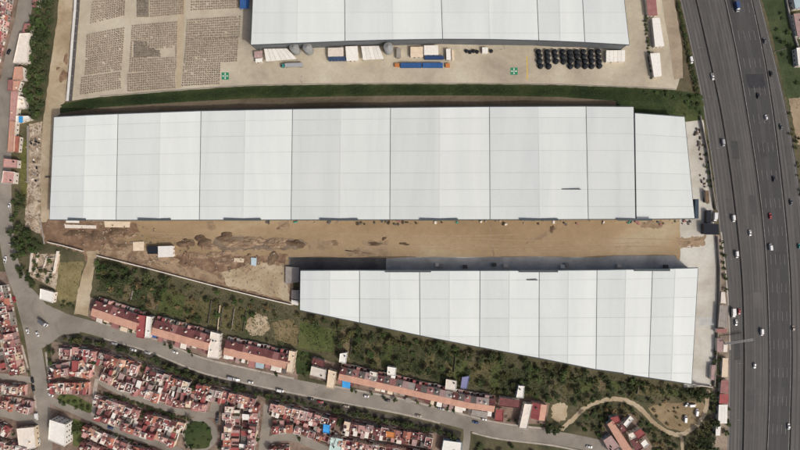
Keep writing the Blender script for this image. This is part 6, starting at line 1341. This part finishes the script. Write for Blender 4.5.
# undergrowth
def pts_in(poly, n, rng):
    P = np.array(poly, float); lo, hi = P.min(0), P.max(0); out = []
    c = 0
    while c < n:
        q = rng.uniform(lo, hi, (n * 2, 2)); ins = np.zeros(len(q), bool); j = len(P) - 1
        for i in range(len(P)):
            cond = (P[i, 1] > q[:, 1]) != (P[j, 1] > q[:, 1]); den = P[j, 1] - P[i, 1] or 1e-9
            ins ^= cond & (q[:, 0] < (P[j, 0] - P[i, 0]) * (q[:, 1] - P[i, 1]) / den + P[i, 0]); j = i
        out.append(q[ins]); c += ins.sum()
    return np.concatenate(out)[:n]
def area(poly): return abs(sum(a[0] * b[1] - b[0] * a[1] for a, b in zip(poly, poly[1:] + poly[:1]))) / 2 * S * S
def undergrowth(name, polys, dens, size, hmax, mat, label, cat, seed, clump=.0):
    rng = np.random.default_rng(seed); C = []
    for p in polys:
        q = pts_in(p, max(20, int(area(p) * dens)), rng); ph = np.sin(q[:, 0] * .55 + 2 * np.sin(q[:, 1] * .31)) * np.sin(q[:, 1] * .62 + 1.7 * np.sin(q[:, 0] * .23)) + rng.normal(0, .35, len(q))
        if clump: q = q[ph > clump - .5]; 
        x = (q[:, 0] - 400) * S; y = (225 - q[:, 1]) * S; zb = np.array([bank_z(a, b) for a, b in q]) if name == 'grass' and seed == 504 else 0.0; kz = (H - zb) / H; C.append(np.stack([x * kz, y * kz, zb + rng.uniform(.05, hmax, len(q))], 1))
    o = obj(name, quads_mesh(name, np.concatenate(C), size, rng, .6, mat), None); tag(o, label, cat, kind='stuff'); return o
bankp = [(62, 104), (100, 98), (200, 90), (250, 87), (320, 85.5), (400, 85), (480, 85), (560, 86), (640, 89), (676, 91), (700, 96), (704, 116), (640, 110), (612, 98), (560, 96), (400, 95), (300, 96), (200, 101), (64, 112)]
undergrowth('undergrowth', [V1, V2, V3, V3b, V4a] + PL[3] + PL[3], .6, .5, 1.0, M['leaf_a'], 'tangled dark green undergrowth over the slope and the overgrown gardens', 'undergrowth', 501, .1)
undergrowth('scrub', [V1, V2, V3, [(60, 262), (84, 262), (76, 300), (62, 306), (54, 290)]] + PL[0], .55, .4, .6, M['leaf_b'], 'olive scrub scattered over the slope and the overgrown gardens', 'scrub', 502, .35)
undergrowth('dry_scrub', PL[2] + [V1, V2, V3, [(649, 402), (700, 396), (706, 430), (672, 432)], [(40, 225), (120, 240), (280, 300), (280, 270), (120, 225)]], .16, .38, .5, M['leaf_d'], 'dry brown weeds between the green scrub', 'weeds', 503, .3)
undergrowth('grass', [bankp], 1.3, .3, .4, M['leaf_a'], 'dark green grass growing on the bank north of the middle warehouse', 'grass', 504)
undergrowth('grass', [V4a, V4b, [(20, 130), (29, 130), (27, 190), (20, 190)]], .8, .4, .6, M['leaf_c'], 'green weeds in the canal strip left of the dirt track', 'grass', 505)
undergrowth('grass', [[(760, -8), (783, -8), (797, 44), (800, 108), (788, 110), (776, 60)], [(300, 324), (334, 331), (332, 350), (300, 346)], [(297, 351), (310, 355), (311, 372), (297, 371)]], .6, .3, .3, M['leaf_c'], 'green grass tufts on the highway verge and garden plots', 'grass', 506)
# loose stones and debris on the soil
rng = np.random.default_rng(9); C = []
for p, dn in (([(44, 224), (100, 216), (190, 238), (290, 248), (290, 300), (200, 278), (100, 254)], .10), ([(27, 126), (41, 124), (41, 222), (40, 234), (26, 226)], .45), ([(30, 256), (58, 256), (54, 288), (32, 276)], .35), ([(300, 219.5), (700, 219.5), (700, 224), (300, 224)], .10)):
    q = pts_in(p, int(area(p) * dn), rng); C.append(q)
q = np.concatenate(C); mb = MB()
for x, y in q:
    s = abs(rng.normal(0, .3)) + .15; w_ = W(x, y); a = rng.uniform(0, 3); c, d = math.cos(a) * s, math.sin(a) * s; mb.prism([(w_.x + c, w_.y + d), (w_.x - d * .7, w_.y + c * .7), (w_.x - c, w_.y - d), (w_.x + d * .7, w_.y - c * .7)], .0, s * .9 + .05, False)
tag(obj('debris', mb, gm('pale stone', [(0, srgb(104, 90, 76)), (.5, srgb(150, 136, 118)), (1, srgb(186, 176, 162))], scale=.6, fine=1, finev=.2, island=.35)), 'loose stones and building debris on the soil and the rubble', 'debris', kind='stuff')
print('objects', len(bpy.data.objects))
